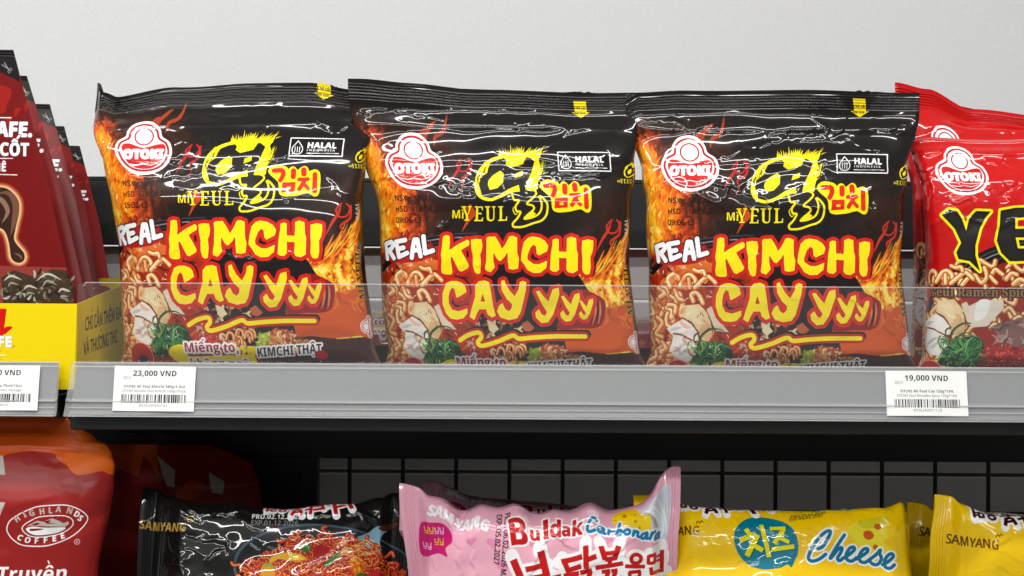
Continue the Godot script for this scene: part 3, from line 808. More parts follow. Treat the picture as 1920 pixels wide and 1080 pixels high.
func red_art() -> Pen:
	var ground := Color(0.76, 0.07, 0.07)
	var p := Pen.new(Vector2(580, 590), Vector2(1715, 160), 3.0, ground, faces)
	p.crop(0, 0, 1)
	var edge := Color(0.50, 0.12, 0.05)
	# bowl
	p.oval(1990, 640, 268, 200, Color(0.10, 0.085, 0.085))
	for q in [[262, 194, 0.28], [254, 187, 0.60], [243, 177, 0.22]]:
		p.hoop(1990, 642, q[0], q[1], 2.2, Color(q[2], q[2], q[2] * 1.05))
	p.oval(1990, 660, 240, 186, Color(0.58, 0.12, 0.05))
	dashes(p, 1770, 500, 440, 230, 150, 16, 5, [Color(0.70, 0.20, 0.08), Color(0.44, 0.08, 0.05), Color(0.80, 0.34, 0.14)])
	for i in 80:
		var t := i / 79.0
		p.strand(Vector2(p.rng.randf_range(1830, 2200), lerpf(500, 620, t)), p.rng.randf_range(-0.5, 0.5), 2, 17, 10, 8.5, edge, Color(0.86, 0.60, 0.33).darkened(p.rng.randf() * 0.25), Color(0.97, 0.86, 0.64))
	for i in 40:
		p.strand(Vector2(p.rng.randf_range(1755, 1830), p.rng.randf_range(560, 700)), p.rng.randf_range(1.0, 2.0), 2, 17, 10, 9.0, edge, Color(0.86, 0.60, 0.33).darkened(p.rng.randf() * 0.25), Color(0.97, 0.86, 0.64))
	p.crop(1700, 460, 4.5)
	var body := Color(0.87, 0.64, 0.36)
	var top := Color(0.98, 0.88, 0.66)
	p.noodle([240, 320, 245, 270, 290, 255, 340, 290, 330, 330], 36, edge, body, top)
	p.noodle([340, 330, 390, 270, 440, 250, 480, 290, 470, 330], 36, edge, body, top)
	p.noodle([490, 340, 540, 280, 590, 255, 620, 290, 650, 320, 690, 270, 670, 190], 36, edge, body, top)
	p.noodle([430, 195, 450, 150, 490, 135], 28, edge, body, top)
	p.noodle([470, 205, 540, 215, 560, 240], 28, edge, body, top)
	p.noodle([720, 265, 740, 290, 770, 320], 34, edge, body, top)
	p.noodle([850, 290, 890, 240, 940, 250], 36, edge, body, top)
	p.noodle([910, 330, 960, 290, 1020, 310], 40, edge, body, top)
	bowl_left(p, 1701, 554)
	p.crop(1700, 460, 4.5)
	p.poly([545, 520, 640, 470, 830, 460, 838, 540, 700, 690, 580, 700, 550, 590], Color(0.87, 0.82, 0.76))
	p.poly([620, 480, 720, 470, 690, 600, 600, 640], Color(0.92, 0.92, 0.90), true)
	p.poly([760, 720, 800, 660, 900, 640, 1100, 600, 1100, 850, 900, 850], Color(0.50, 0.36, 0.34), true)
	dashes(p, 760, 640, 330, 200, 30, 60, 18, [Color(0.62, 0.48, 0.46), Color(0.36, 0.24, 0.23), Color(0.70, 0.58, 0.55)])
	dashes(p, 650, 850, 430, 230, 260, 22, 8, [Color(0.62, 0.08, 0.08), Color(0.78, 0.20, 0.17), Color(0.44, 0.05, 0.06), Color(0.88, 0.42, 0.38)])
	p.oval(230, 1070, 115, 88, Color(0.88, 0.62, 0.52))
	p.oval(230, 1073, 110, 84, Color(0.66, 0.08, 0.10))
	p.soften(1)
	# name on its brown band
	p.crop(0, 0, 1)
	p.text("Yeul Ramen Spicy", 1746, 557, 23, Color(0.58, 0.44, 0.26), {"face": "serif", "sx": 0.93, "out": 2.6, "oc": Color(0.22, 0.07, 0.05)})
	# great brush letters, black with a yellow edge
	p.crop(1700, 240, 4.909)
	var dark := Color(0.11, 0.10, 0.09)
	var y1 := [360, 800, 420, 750, 490, 765, 530, 830, 570, 950, 600, 830, 660, 765, 790, 770, 740, 830, 690, 930, 650, 1080, 650, 1180, 690, 1320, 600, 1230, 500, 1210, 480, 1150, 525, 1060, 470, 930]
	var e1 := [880, 760, 1010, 735, 1400, 720, 1390, 800, 1010, 830, 1010, 930, 1330, 920, 1320, 1010, 1010, 1010, 1030, 1110, 1400, 1120, 1380, 1220, 960, 1230, 880, 1150, 840, 1040, 870, 900]
	var u1 := [1480, 740, 1620, 730, 1610, 1050, 1690, 1110, 1780, 1050, 1780, 730, 1910, 730, 1900, 1130, 1780, 1240, 1600, 1240, 1490, 1140]
	var l1 := [1990, 740, 2120, 730, 2120, 1100, 2400, 1100, 2390, 1220, 1990, 1230]
	for q in [y1, e1, u1, l1]:
		p.grown(q, 23, Color(0.98, 0.92, 0.08))
		p.poly(q, dark)
		p.grown(q, -20, Color(0.14, 0.13, 0.12))
	p.tf = p.base * Transform2D(0, Vector2(1.0 / 6.3, 1.0 / 5.75), 0, Vector2(1756, 251))
	emblem(p, Color(0.74, 0.10, 0.10), Color(0.66, 0.09, 0.11))
	# tear mark at the top, and the side
	p.crop(0, 0, 1)
	p.poly([2140, 183, 2164, 183, 2165, 206, 2171, 206, 2153, 218, 2135, 206, 2142, 206], Color(0.93, 0.83, 0.05))
	return p


func scissors(p: Pen, x: float, y: float, s: float, c: Color) -> void:
	p.stroke([x - 20 * s, y - 10 * s, x + 4 * s, y + 6 * s], 3.5 * s, c, false)
	p.stroke([x - 12 * s, y - 18 * s, x + 4 * s, y + 8 * s], 3.5 * s, c, false)
	p.hoop(x + 10 * s, y + 6 * s, 5 * s, 4 * s, 2.2 * s, c)
	p.hoop(x + 5 * s, y + 14 * s, 4 * s, 5 * s, 2.2 * s, c)


# sachet of coffee: units are photo pixels, right edge slanting from (22, 97) to (150, 560)
func sachet_art() -> Pen:
	var p := Pen.new(Vector2(620, 660), Vector2(-440, 80), 3.0, Color(0.45, 0.045, 0.045), faces)
	p.crop(0, 80, 2.161)
	p.poly([-1000, 0, 60, 0, 75, 165, 0, 128, -300, 60, -1000, 20], Color(0.09, 0.08, 0.08))
	p.poly([-260, 190, 22, 185, 24, 262, -10, 300, -260, 310], Color(0.60, 0.10, 0.06), true)
	for q in [[60, 285], [30, 320], [100, 260]]:
		p.brush([q[0], q[1] + 26, q[0] + 4, q[1], q[0] + 22, q[1] - 12], 18, Color(0.62, 0.10, 0.05), true)
	scissors(p, 26, 108, 1.15, Color(0.62, 0.60, 0.57))
	p.stroke([-140, 314, 42, 312], 5, white, false)
	p.text("NESCAFE.", -192, 388, 82, white, {"sx": 0.86, "fat": 3.0, "shear": 0.05, "out": 5.0, "oc": Color(0.20, 0.03, 0.03)})
	p.text("CỐT", -2, 466, 72, white, {"sx": 0.84, "fat": 2.0, "out": 4.0, "oc": Color(0.20, 0.03, 0.03)})
	p.stroke([-140, 480, 52, 477], 4, white, false)
	p.text("PHÊ", -46, 530, 46, white, {"sx": 0.84, "fat": 1.0})
	p.stroke([-140, 540, 70, 544], 4, white, false)
	# a drop of coffee with a light rim
	for q in [[20, Color(0.62, 0.22, 0.13)], [13, Color(0.78, 0.50, 0.32)], [7, Color(0.90, 0.74, 0.52)]]:
		p.grown([-60, 640, -20, 600, 30, 600, 72, 640, 80, 690, 66, 760, 62, 810, 100, 860, 100, 890, 76, 900, 50, 880, 40, 820, 20, 770, -20, 750, -70, 720], q[0], q[1], true)
	p.poly([-60, 640, -20, 600, 30, 600, 72, 640, 80, 690, 66, 760, 62, 810, 100, 860, 100, 890, 76, 900, 50, 880, 40, 820, 20, 770, -20, 750, -70, 720], Color(0.22, 0.12, 0.09), true)
	p.brush([-10, 620, 40, 620, 66, 670, 58, 740, 46, 790], 26, Color(0.45, 0.30, 0.23), true)
	p.brush([-50, 650, 0, 640, 34, 690, 10, 740], 20, Color(0.55, 0.42, 0.34), true)
	p.brush([60, 860, 86, 872, 90, 888], 9, Color(0.50, 0.36, 0.28), true)
	# glass with ice
	p.poly([-260, 930, 0, 912, 270, 918, 310, 1080, -260, 1080], Color(0.56, 0.22, 0.19))
	p.poly([10, 960, 60, 930, 150, 960, 210, 925, 275, 930, 306, 1000, 300, 1090, 20, 1090], Color(0.25, 0.19, 0.13))
	dashes(p, 16, 935, 280, 130, 70, 22, 11, [Color(0.50, 0.48, 0.40), Color(0.28, 0.25, 0.17), Color(0.70, 0.68, 0.62), Color(0.36, 0.29, 0.20), Color(0.15, 0.12, 0.09)])
	for q in [[60, 975, 44], [205, 975, 62], [130, 1010, 34], [265, 1020, 30]]:
		for e in 3:
			p.brush([q[0] - q[2] * (0.9 - e * 0.2), q[1] + e * 12, q[0] - 10, q[1] - q[2] * 0.5 + e * 14, q[0] + q[2] * (0.8 - e * 0.15), q[1] - 4 + e * 10], 9, [Color(0.78, 0.76, 0.70), Color(0.30, 0.27, 0.18), Color(0.60, 0.58, 0.52)][e], true)
	p.soften(1)
	p.poly([-260, 1090, 400, 1090, 400, 1500, -260, 1500], Color(0.40, 0.04, 0.04))
	return p


func carton_art() -> Pen:
	var p := Pen.new(Vector2(640, 180), Vector2(-480, 565), 3.0, Color(0.93, 0.83, 0.02), faces)
	p.crop(0, 540, 4)
	p.poly([-500, 165, 58, 160, 35, 380, 0, 430, -500, 430], Color(0.82, 0.06, 0.05))
	p.brush([40, 372, 60, 330, 105, 310], 40, Color(0.80, 0.08, 0.05), true)
	p.text("NESCAFE", -335, 474, 122, white, {"sx": 0.84, "fat": 4.0, "out": 7.0, "oc": Color(0.75, 0.62, 0.30)})
	p.hoop(112, 468, 8, 8, 3, Color(0.45, 0.40, 0.10))
	p.stroke([-300, 540, 50, 540], 9, white, false)
	p.stroke([-80, 522, -20, 505, 22, 508], 4, Color(0.75, 0.45, 0.10))
	return p


func carton_side_art() -> Pen:
	# 180 mm deep, seen from the right; units are millimetres from the front edge
	var p := Pen.new(Vector2(190, 90), Vector2(0, 0), 7.0, Color(0.93, 0.83, 0.02), faces)
	p.turned(21, 33, 1, -0.04)
	p.text("CHỈ CẦN THÊM ĐÁ", 0, 0, 14, Color(0.36, 0.25, 0.02), {"sx": 0.92, "face": "regular", "fat": 0.4})
	p.turned(18, 52, 1, -0.04)
	p.text("VÀ THƯỞNG THỨC", 0, 0, 14, Color(0.36, 0.25, 0.02), {"sx": 0.92, "face": "regular", "fat": 0.4})
	return p


func coffee_art() -> Pen:
	var p := Pen.new(Vector2(520, 520), Vector2(-300, 770), 3.0, Color(0.57, 0.13, 0.12), faces)
	p.crop(0, 760, 3.375)
	p.poly([-1000, 0, 900, 0, 900, 445, 700, 440, 640, 415, 560, 428, 480, 432, 420, 380, 350, 330, 330, 300, 200, 285, 60, 300, 0, 330, -120, 420, -300, 440, -420, 380, -600, 440, -1000, 440], Color(0.78, 0.31, 0.06), true)
	p.poly([350, 60, 420, 75, 470, 140, 560, 225, 660, 235, 900, 300, 900, 445, 700, 440, 640, 415, 560, 428, 480, 432, 420, 380, 400, 300, 520, 280], Color(0.82, 0.37, 0.06), true)
	var pale := Color(0.72, 0.69, 0.65)
	p.poly([-90, 300, 10, 315, 38, 432, -90, 425], pale)
	p.poly([-90, 600, 62, 596, 18, 715, -90, 715], pale)
	p.crop(0, 920, 6.752)
	p.stroke([300, 262, 420, 205, 530, 168, 700, 155, 850, 155, 960, 185, 1060, 240, 1125, 310, 1125, 370, 1060, 460, 950, 550, 800, 620, 640, 665, 480, 670, 330, 650, 220, 580, 155, 490, 150, 420, 190, 340], 14, white, true, true)
	p.stroke([440, 345, 540, 300, 720, 285, 860, 295, 940, 340, 950, 410, 880, 480, 760, 530, 580, 555, 450, 545, 370, 500, 335, 440, 370, 390], 13, white, true, true)
	p.poly([390, 410, 520, 345, 590, 360, 700, 318, 780, 350, 840, 385, 895, 360, 905, 400, 860, 430, 640, 420, 500, 410], pale)
	p.poly([440, 395, 520, 370, 560, 385, 500, 405], Color(0.45, 0.07, 0.07))
	p.poly([600, 355, 690, 340, 660, 370, 750, 385, 640, 385], Color(0.45, 0.07, 0.07))
	p.poly([385, 440, 480, 420, 620, 435, 860, 440, 780, 500, 600, 530, 480, 525, 410, 490], white, true)
	p.poly([430, 450, 520, 445, 600, 455, 520, 470, 440, 475], Color(0.45, 0.07, 0.07), true)
	var up := [["H", 262, 372, -0.62], ["I", 362, 308, -0.52], ["G", 428, 296, -0.32], ["H", 546, 272, -0.16], ["L", 652, 255, -0.03], ["A", 740, 240, 0.10], ["N", 862, 250, 0.32], ["D", 950, 290, 0.50], ["S", 1000, 345, 0.62]]
	for q in up:
		p.text(q[0], q[1], q[2], 104, pale if q[1] < 900 else white, {"rot": q[3], "sx": 1.0, "fat": 2.0})
	var down := [["C", 262, 575, 0.40], ["O", 355, 618, 0.16], ["F", 478, 636, 0.0], ["F", 590, 632, -0.08], ["E", 700, 616, -0.16], ["E", 805, 588, -0.30]]
	for q in down:
		p.text(q[0], q[1], q[2], 100, white, {"rot": q[3], "sx": 1.05, "fat": 2.0, "shear": 0.1})
	p.hoop(1003, 628, 32, 32, 7, white)
	p.text("R", 990, 642, 38, white)
	p.text("Truyền", 20, 1110, 262, white, {"shear": 0.12, "sx": 0.99})
	p.text("Thống", 20, 1400, 262, white, {"shear": 0.12, "sx": 0.99})
	return p


func coffee_side_art() -> Pen:
	var p := Pen.new(Vector2(300, 300), Vector2(190, 800), 2.0, Color(0.57, 0.13, 0.12), faces)
	p.crop(0, 760, 3.375)
	p.poly([500, 60, 960, 60, 925, 330, 960, 460, 840, 330, 830, 460, 700, 420, 500, 500], Color(0.78, 0.31, 0.06))
	p.poly([1070, 560, 1170, 470, 1290, 520, 1180, 600, 1100, 600], Color(0.70, 0.24, 0.06))
	p.poly([925, 330, 1060, 420, 1070, 520, 1020, 515], Color(0.72, 0.69, 0.65))
	p.poly([1270, 430, 1380, 490, 1370, 570, 1300, 555], Color(0.72, 0.69, 0.65))
	return p


func stirred(p: Pen, x: float, y: float, rx: float, ry: float, many: int, wide: float) -> void:
	for i in many:
		var t := p.rng.randf() * TAU
		var r := sqrt(p.rng.randf())
		var m := p.rng.randf()
		p.strand(Vector2(x + cos(t) * rx * r, y + sin(t) * ry * r), p.rng.randf() * TAU, p.rng.randi_range(1, 3), wide * 2.2, wide * p.rng.randf_range(0.6, 1.6), wide, Color(0.42, 0.05, 0.02), Color(0.70, 0.14, 0.05).lerp(Color(0.80, 0.32, 0.09), m), Color(0.90, 0.36, 0.16).lerp(Color(0.94, 0.60, 0.30), m))


func black_art() -> Pen:
	var p := Pen.new(Vector2(560, 420), Vector2(225, 830), 3.0, Color(0.085, 0.08, 0.075), faces)
	p.crop(240, 920, 6.75)
	var gold := Color(0.74, 0.60, 0.27)
	p.hoop(750, 350, 48, 36, 13, gold)
	p.stroke([720, 370, 748, 345, 770, 372], 11, gold)
	p.crop(440, 940, 6.0)
	# pan
	var pan := Color(0.25, 0.35, 0.40)
	p.oval(1020, 780, 1040, 530, pan, 0.10)
	p.oval(1030, 787, 1018, 510, Color(0.085, 0.095, 0.115), 0.10)
	for i in 26:
		p.brush([p.rng.randf_range(200, 1500), p.rng.randf_range(300, 500), p.rng.randf_range(300, 1500), p.rng.randf_range(320, 420), p.rng.randf_range(600, 1500), p.rng.randf_range(300, 440)], 10, Color(0.12, 0.13, 0.16), true)
	p.poly([1340, 420, 1480, 330, 1560, 260, 1680, 240, 1700, 270, 1640, 340, 1610, 430, 1640, 600, 1500, 520], Color(0.50, 0.66, 0.74), true)
	p.poly([1420, 430, 1520, 400, 1590, 470, 1620, 570, 1500, 500], Color(0.66, 0.79, 0.84), true)
	p.poly([1590, 270, 1680, 220, 1800, 200, 1700, 280, 1640, 300], Color(0.32, 0.14, 0.09), true)
	stirred(p, 1000, 860, 880, 420, 520, 30)
	stirred(p, 960, 700, 560, 260, 240, 28)
	p.poly([420, 610, 560, 570, 720, 580, 810, 640, 640, 660, 500, 640, 400, 690], Color(0.90, 0.68, 0.05), true)
	p.poly([620, 600, 700, 600, 790, 640, 680, 640], Color(0.97, 0.84, 0.15), true)
	p.oval(790, 515, 62, 46, Color(0.14, 0.42, 0.10), 0.4)
	p.brush([770, 490, 820, 500, 830, 550], 20, Color(0.45, 0.68, 0.30), true)
	p.poly([880, 520, 940, 480, 1040, 500, 1050, 560, 940, 610, 890, 600], Color(0.66, 0.05, 0.04), true)
	p.poly([1010, 690, 1090, 610, 1180, 550, 1170, 600, 1080, 690, 1020, 730], Color(0.22, 0.50, 0.14), true)
	p.poly([1280, 660, 1340, 600, 1430, 640, 1470, 740, 1380, 800, 1310, 760], Color(0.86, 0.40, 0.06), true)
	dashes(p, 1300, 630, 130, 130, 20, 40, 18, [Color(0.96, 0.70, 0.14), Color(0.70, 0.24, 0.05)])
	p.poly([310, 720, 400, 690, 460, 760, 460, 900, 320, 900], Color(0.80, 0.55, 0.12), true)
	p.brush([320, 740, 400, 700, 460, 780], 40, Color(0.55, 0.62, 0.20), true)
	p.oval(1430, 830, 60, 46, Color(0.15, 0.40, 0.12), 0.4)
	p.poly([1490, 800, 1560, 740, 1640, 780, 1640, 900, 1520, 880], Color(0.74, 0.12, 0.12), true)
	for i in 40:
		var a := Vector2(p.rng.randf_range(1150, 1600), p.rng.randf_range(420, 620))
		p.brush([a.x - 60, a.y + 25, a.x, a.y - 8, a.x + 60, a.y + 10], 12, [Color(0.95, 0.78, 0.50), Color(0.86, 0.52, 0.24)][i % 2], true)
	p.soften(1)
	p.crop(440, 940, 6.0)
	p.text("PRO.02.12.2025.", 155, 188, 80, white, {"sx": 0.98, "rot": 0.005})
	p.text("EXP.01.12.2026.", 155, 262, 80, Color(0.55, 0.55, 0.55), {"sx": 0.98, "rot": 0.01, "face": "regular", "fat": 1.0})
	p.crop(240, 920, 6.75)
	p.text("SAMYANG", 40, 470, 150, gold, {"sx": 0.92, "rot": 0.07, "fat": 2.0})
	# the same name, upside down, on the top face
	p.turned(676, 1014, 1, PI)
	syllables(p, 0.36, Color(0.72, 0.09, 0.12), white, 5.0)
	return p


# five heavy syllables in a frame about 1700 wide, drawn at scale s
func syllables(p: Pen, s: float, c: Color, rim: Color, wide: float) -> void:
	var old := p.tf
	p.tf = p.tf * Transform2D(0, Vector2(s / 3.4, s / 3.4), 0, Vector2(0, 0))
	var bars := [[205, 615, 300, 830, 74], [480, 505, 545, 770, 74], [330, 705, 520, 655, 56], [290, 815, 560, 760, 60], [260, 890, 690, 770, 56], [470, 830, 490, 960, 56], [330, 990, 560, 940, 50],
		[690, 625, 900, 580, 54], [715, 610, 765, 730, 54], [745, 715, 890, 672, 50], [935, 485, 942, 700, 56], [940, 620, 1045, 580, 48], [715, 765, 870, 740, 46], [850, 740, 820, 800, 44], [740, 830, 860, 795, 46], [880, 735, 1000, 718, 46], [985, 720, 950, 860, 50],
		[1090, 478, 1135, 605, 58], [1270, 460, 1225, 600, 58], [1120, 545, 1250, 520, 42], [1130, 605, 1240, 585, 46], [1180, 590, 1180, 650, 46], [1035, 692, 1315, 640, 46], [1100, 732, 1185, 718, 42], [1165, 725, 1140, 835, 46], [1195, 722, 1260, 712, 40], [1240, 720, 1205, 845, 46],
		[1335, 670, 1545, 690, 40], [1375, 735, 1500, 735, 36], [1380, 730, 1390, 805, 36], [1490, 735, 1485, 805, 36], [1385, 795, 1495, 795, 36],
		[1570, 585, 1660, 580, 36], [1580, 580, 1580, 670, 36], [1650, 580, 1650, 665, 36], [1580, 660, 1655, 655, 36], [1728, 565, 1728, 735, 44], [1670, 612, 1720, 605, 28], [1670, 650, 1720, 645, 28], [1605, 700, 1615, 775, 40], [1600, 765, 1750, 755, 40]]
	for side in 2:
		for b in bars:
			var d := Vector2(b[2] - b[0], b[3] - b[1]).normalized() * (34 if side == 0 else 0)
			p.stroke([b[0] - d.x, b[1] - d.y, b[2] + d.x, b[3] + d.y], b[4] + (68 if side == 0 else 0), rim if side == 0 else c, false, false, side == 1)
		if side == 0:
			p.oval(1450, 602, 112, 106, rim)
		else:
			p.hoop(1450, 602, 52, 46, 40, c)
	p.tf = old


func pink_art() -> Pen:
	var p := Pen.new(Vector2(560, 420), Vector2(740, 830), 3.0, Color(0.92, 0.67, 0.745), faces)
	p.crop(0, 0, 1)
	for q in [[985, 960, 9], [1115, 952, 10], [930, 1000, 10], [1010, 1000, 11], [1140, 990, 10], [1220, 1040, 9], [890, 995, 8], [1075, 905, 10], [860, 945, 7], [950, 1040, 12], [1060, 990, 8]]:
		var c: Color = [Color(0.88, 0.55, 0.68), Color(0.95, 0.80, 0.85)][int(q[0]) % 2]
		p.oval(q[0] - q[2] * 0.5, q[1], q[2] * 0.72, q[2] * 0.62, c)
		p.oval(q[0] + q[2] * 0.5, q[1], q[2] * 0.72, q[2] * 0.62, c)
		p.poly([q[0] - q[2] * 1.1, q[1] + 2, q[0] + q[2] * 1.1, q[1] + 2, q[0], q[1] + q[2] * 1.3], c)
	p.crop(740, 860, 3.4286)
	p.text("SAMYANG", 230, 332, 92, white, {"sx": 0.9, "rot": 0.22, "jolt": 0.12, "fat": 2.5})
	p.oval(548, 335, 18, 14, white)
	p.poly([195, 400, 260, 380, 330, 385, 385, 420, 390, 480, 350, 530, 362, 580, 300, 565, 190, 592, 170, 520], Color(0.80, 0.06, 0.44), true)
	for q in [[215, 425, Color(0.95, 0.80, 0.05)], [280, 425, Color(0.97, 0.80, 0.90)], [200, 520, Color(0.97, 0.80, 0.90)], [280, 490, Color(0.95, 0.80, 0.05)]]:
		for j in 2:
			var x: float = q[0] + j * 32
			var y: float = q[1]
			p.stroke([x, y - 14, x + 4, y + 10, x + 18, y + 8], 6, q[2], false)
			p.stroke([x + 22, y - 18, x + 22, y + 14], 6, q[2], false)
			p.stroke([x + 2, y + 20, x + 24, y + 20], 6, q[2], false)
	p.turned(952, 950, 1, PI / 2 + 0.07)
	p.text("PRO. 06.02.2026 M2", 0, 0, 13.5, Color(0.16, 0.10, 0.12), {"face": "regular", "sx": 0.95, "fat": 0.3})
	p.turned(937, 949, 1, PI / 2 + 0.06)
	p.text("EXP. 05.02.2027", 0, 0, 13.5, Color(0.16, 0.10, 0.12), {"face": "regular", "sx": 0.95, "fat": 0.3})
	p.crop(930, 920, 5.4857)
	# cream and cheese
	p.poly([1460, 110, 1560, 80, 1700, 100, 1790, 150, 1790, 340, 1770, 470, 1700, 500, 1640, 420, 1580, 250, 1480, 170], Color(0.80, 0.82, 0.85), true)
	for q in [[0, 0], [40, 20], [85, 45], [130, 70]]:
		p.brush([1490 + q[0] * 1.3, 110 + q[1] * 0.2, 1600 + q[0], 190 + q[1], 1660 + q[0] * 0.8, 330 + q[1], 1690 + q[0] * 0.5, 450], 26, Color(0.90, 0.92, 0.94) if q[0] % 80 else Color(0.62, 0.65, 0.70), true)
	p.poly([1215, 130, 1280, 85, 1430, 85, 1600, 180, 1605, 310, 1480, 290, 1300, 260, 1205, 220], Color(0.93, 0.76, 0.02))
	p.poly([1215, 130, 1400, 160, 1600, 185, 1605, 310, 1480, 290, 1300, 260, 1205, 220], Color(0.97, 0.83, 0.05))
	for q in [[1335, 160, 24], [1445, 215, 16], [1235, 185, 8], [1440, 150, 10], [1490, 270, 14]]:
		p.oval(q[0], q[1], q[2], q[2] * 0.8, Color(0.80, 0.50, 0.04))
	var deep := Color(0.76, 0.07, 0.07)
	for q in [["B", 158, 490, 335, -0.16, 1.02], ["u", 365, 395, 190, -0.05, 1.0], ["l", 490, 388, 270, -0.03, 1.1], ["d", 565, 380, 232, 0.0, 0.95], ["a", 690, 365, 180, -0.03, 0.98], ["k", 785, 365, 210, 0.06, 0.95]]:
		p.text(q[0], q[1], q[2], q[3], deep, {"rot": q[4], "sx": q[5], "out": 22.0, "oc": white, "fat": 3.0})
	for q in [["B", 158, 490, 335, -0.16, 1.02], ["u", 365, 395, 190, -0.05, 1.0], ["l", 490, 388, 270, -0.03, 1.1], ["d", 565, 380, 232, 0.0, 0.95], ["a", 690, 365, 180, -0.03, 0.98], ["k", 785, 365, 210, 0.06, 0.95]]:
		p.text(q[0], q[1], q[2], q[3], deep, {"rot": q[4], "sx": q[5], "fat": 3.0})
	var blue := Color(0.05, 0.48, 0.68)
	var script := [[1050, 250, 1035, 232, 1000, 240, 960, 300, 955, 350, 985, 365, 1030, 345], [1110, 300, 1080, 305, 1062, 335, 1085, 350, 1115, 320, 1120, 300, 1115, 345, 1140, 345], [1165, 345, 1175, 300, 1185, 305, 1225, 300], [1285, 235, 1255, 320, 1250, 345, 1285, 345, 1305, 320, 1280, 300, 1262, 320], [1345, 305, 1325, 325, 1340, 350, 1375, 345, 1385, 315, 1360, 303, 1345, 310], [1430, 310, 1415, 360, 1440, 320, 1470, 315, 1465, 360, 1490, 365], [1560, 330, 1520, 335, 1505, 370, 1530, 385, 1565, 345, 1560, 390, 1580, 395], [1610, 355, 1595, 410, 1615, 372, 1645, 370], [1680, 405, 1655, 410, 1650, 440, 1680, 440, 1690, 410, 1690, 450]]
	for pass_ in [[64, white], [29, blue]]:
		for q in script:
			p.stroke(q, pass_[0], pass_[1])
	p.crop(930, 920, 5.4857)
	syllables(p, 3.4, deep, white, 22.0)
	return p


func yellow_art() -> Pen:
	var p := Pen.new(Vector2(560, 430), Vector2(1215, 820), 3.0, Color(0.94, 0.77, 0.03), faces)
	p.crop(1260, 930, 7.2)
	p.text("SAMYANG", -250, 580, 165, Color(0.38, 0.22, 0.02), {"sx": 0.84, "rot": 0.04, "jolt": 0.10, "face": "regular", "fat": 3.0})
	p.stroke([350, 450, 370, 415, 395, 440, 420, 410, 440, 430], 11, Color(0.38, 0.22, 0.02))
	var teal := Color(0.0, 0.47, 0.56)
	p.poly([1220, 325, 1400, 355, 1560, 430, 1660, 540, 1705, 700, 1690, 860, 1640, 960, 1590, 1050, 1540, 1010, 1420, 1060, 1200, 1075, 1020, 1010, 900, 870, 845, 700, 860, 560, 950, 430, 1080, 350], teal, true)
	chicheu(p, Color(0.0, 0.30, 0.36), 10)
	chicheu(p, Color(0.90, 0.86, 0.03), 0)
	p.crop(1480, 930, 7.2)
	p.text("PRO.05.02.2026", 55, 345, 70, Color(0.25, 0.15, 0.02), {"face": "regular", "shear": 0.25, "rot": -0.16, "fat": 1.0})
	p.text("EXP.04.02.2027", 30, 400, 70, Color(0.25, 0.15, 0.02), {"face": "regular", "shear": 0.25, "rot": -0.16, "fat": 1.0})
	p.poly([805, 510, 960, 420, 1120, 370, 1300, 330, 1370, 360, 1340, 420, 1360, 520, 1350, 640, 1290, 700, 1340, 760, 1360, 860, 1200, 860, 980, 770, 860, 640], Color(0.90, 0.84, 0.16), true)
	p.poly([960, 420, 1120, 370, 1300, 330, 1370, 360, 1345, 450, 1200, 500, 1000, 500], Color(0.80, 0.76, 0.06), true)
	for q in [[1228, 480, 54, 40], [1088, 598, 72, 66], [1172, 762, 36, 36]]:
		p.oval(q[0], q[1], q[2], q[3], Color(0.78, 0.33, 0.06))
	p.oval(1340, 690, 46, 52, Color(0.93, 0.72, 0.04))
	var blue := Color(0.0, 0.44, 0.58)
	var c := [380, 795, 440, 770, 500, 690, 560, 590, 565, 550, 515, 555, 410, 640, 310, 770, 252, 880, 246, 940, 300, 965, 390, 935, 480, 870]
	var script := [c, [755, 605, 690, 690, 600, 820, 540, 920, 575, 890, 660, 795, 710, 780, 690, 840, 640, 920, 665, 955, 720, 915], [720, 920, 800, 870, 880, 800, 870, 765, 815, 785, 762, 870, 775, 940, 840, 955, 910, 905], [905, 925, 985, 880, 1062, 820, 1055, 782, 1000, 800, 945, 880, 955, 955, 1020, 970, 1090, 925], [1085, 930, 1180, 860, 1235, 800, 1225, 850, 1245, 910, 1205, 985, 1140, 1000, 1090, 960], [1255, 1000, 1330, 960, 1410, 890, 1400, 850, 1340, 870, 1285, 950, 1290, 1030, 1350, 1050, 1420, 1000]]
	for pass_ in [[96, white], [46, blue]]:
		for q in script:
			p.stroke(q, pass_[0], pass_[1])
	# the top face carries the name upside down
	p.turned(1478, 1026, 1, PI)
	syllables(p, 0.40, Color(0.22, 0.04, 0.05), white, 6.0)
	p.turned(1560, 932, 1, PI)
	p.text("Cheese", -10, 0, 34, blue, {"shear": 0.25, "out": 3.0, "oc": white, "face": "serif"})
	p.crop(0, 0, 1)
	p.oval(1590, 940, 38, 22, teal)
	p.turned(1632, 962, -8.6, 0)
	p.tf = p.tf * Transform2D(0, Vector2(1.3, 1.0), 0, Vector2(-1000, -480))
	chicheu(p, Color(0.90, 0.86, 0.03), 0)
	return p


func chicheu(p: Pen, c: Color, off: float) -> void:
	for b in [[1010, 520, 1065, 610, 66], [915, 680, 1150, 600, 66], [1165, 600, 1005, 895, 76], [1090, 740, 1225, 820, 66], [1225, 455, 1305, 910, 62], [1335, 515, 1550, 505, 56], [1530, 515, 1380, 725, 62], [1450, 640, 1585, 705, 56], [1340, 805, 1650, 762, 62]]:
		p.stroke([b[0] + off, b[1] + off, b[2] + off, b[3] + off], b[4], c, false, false, true)


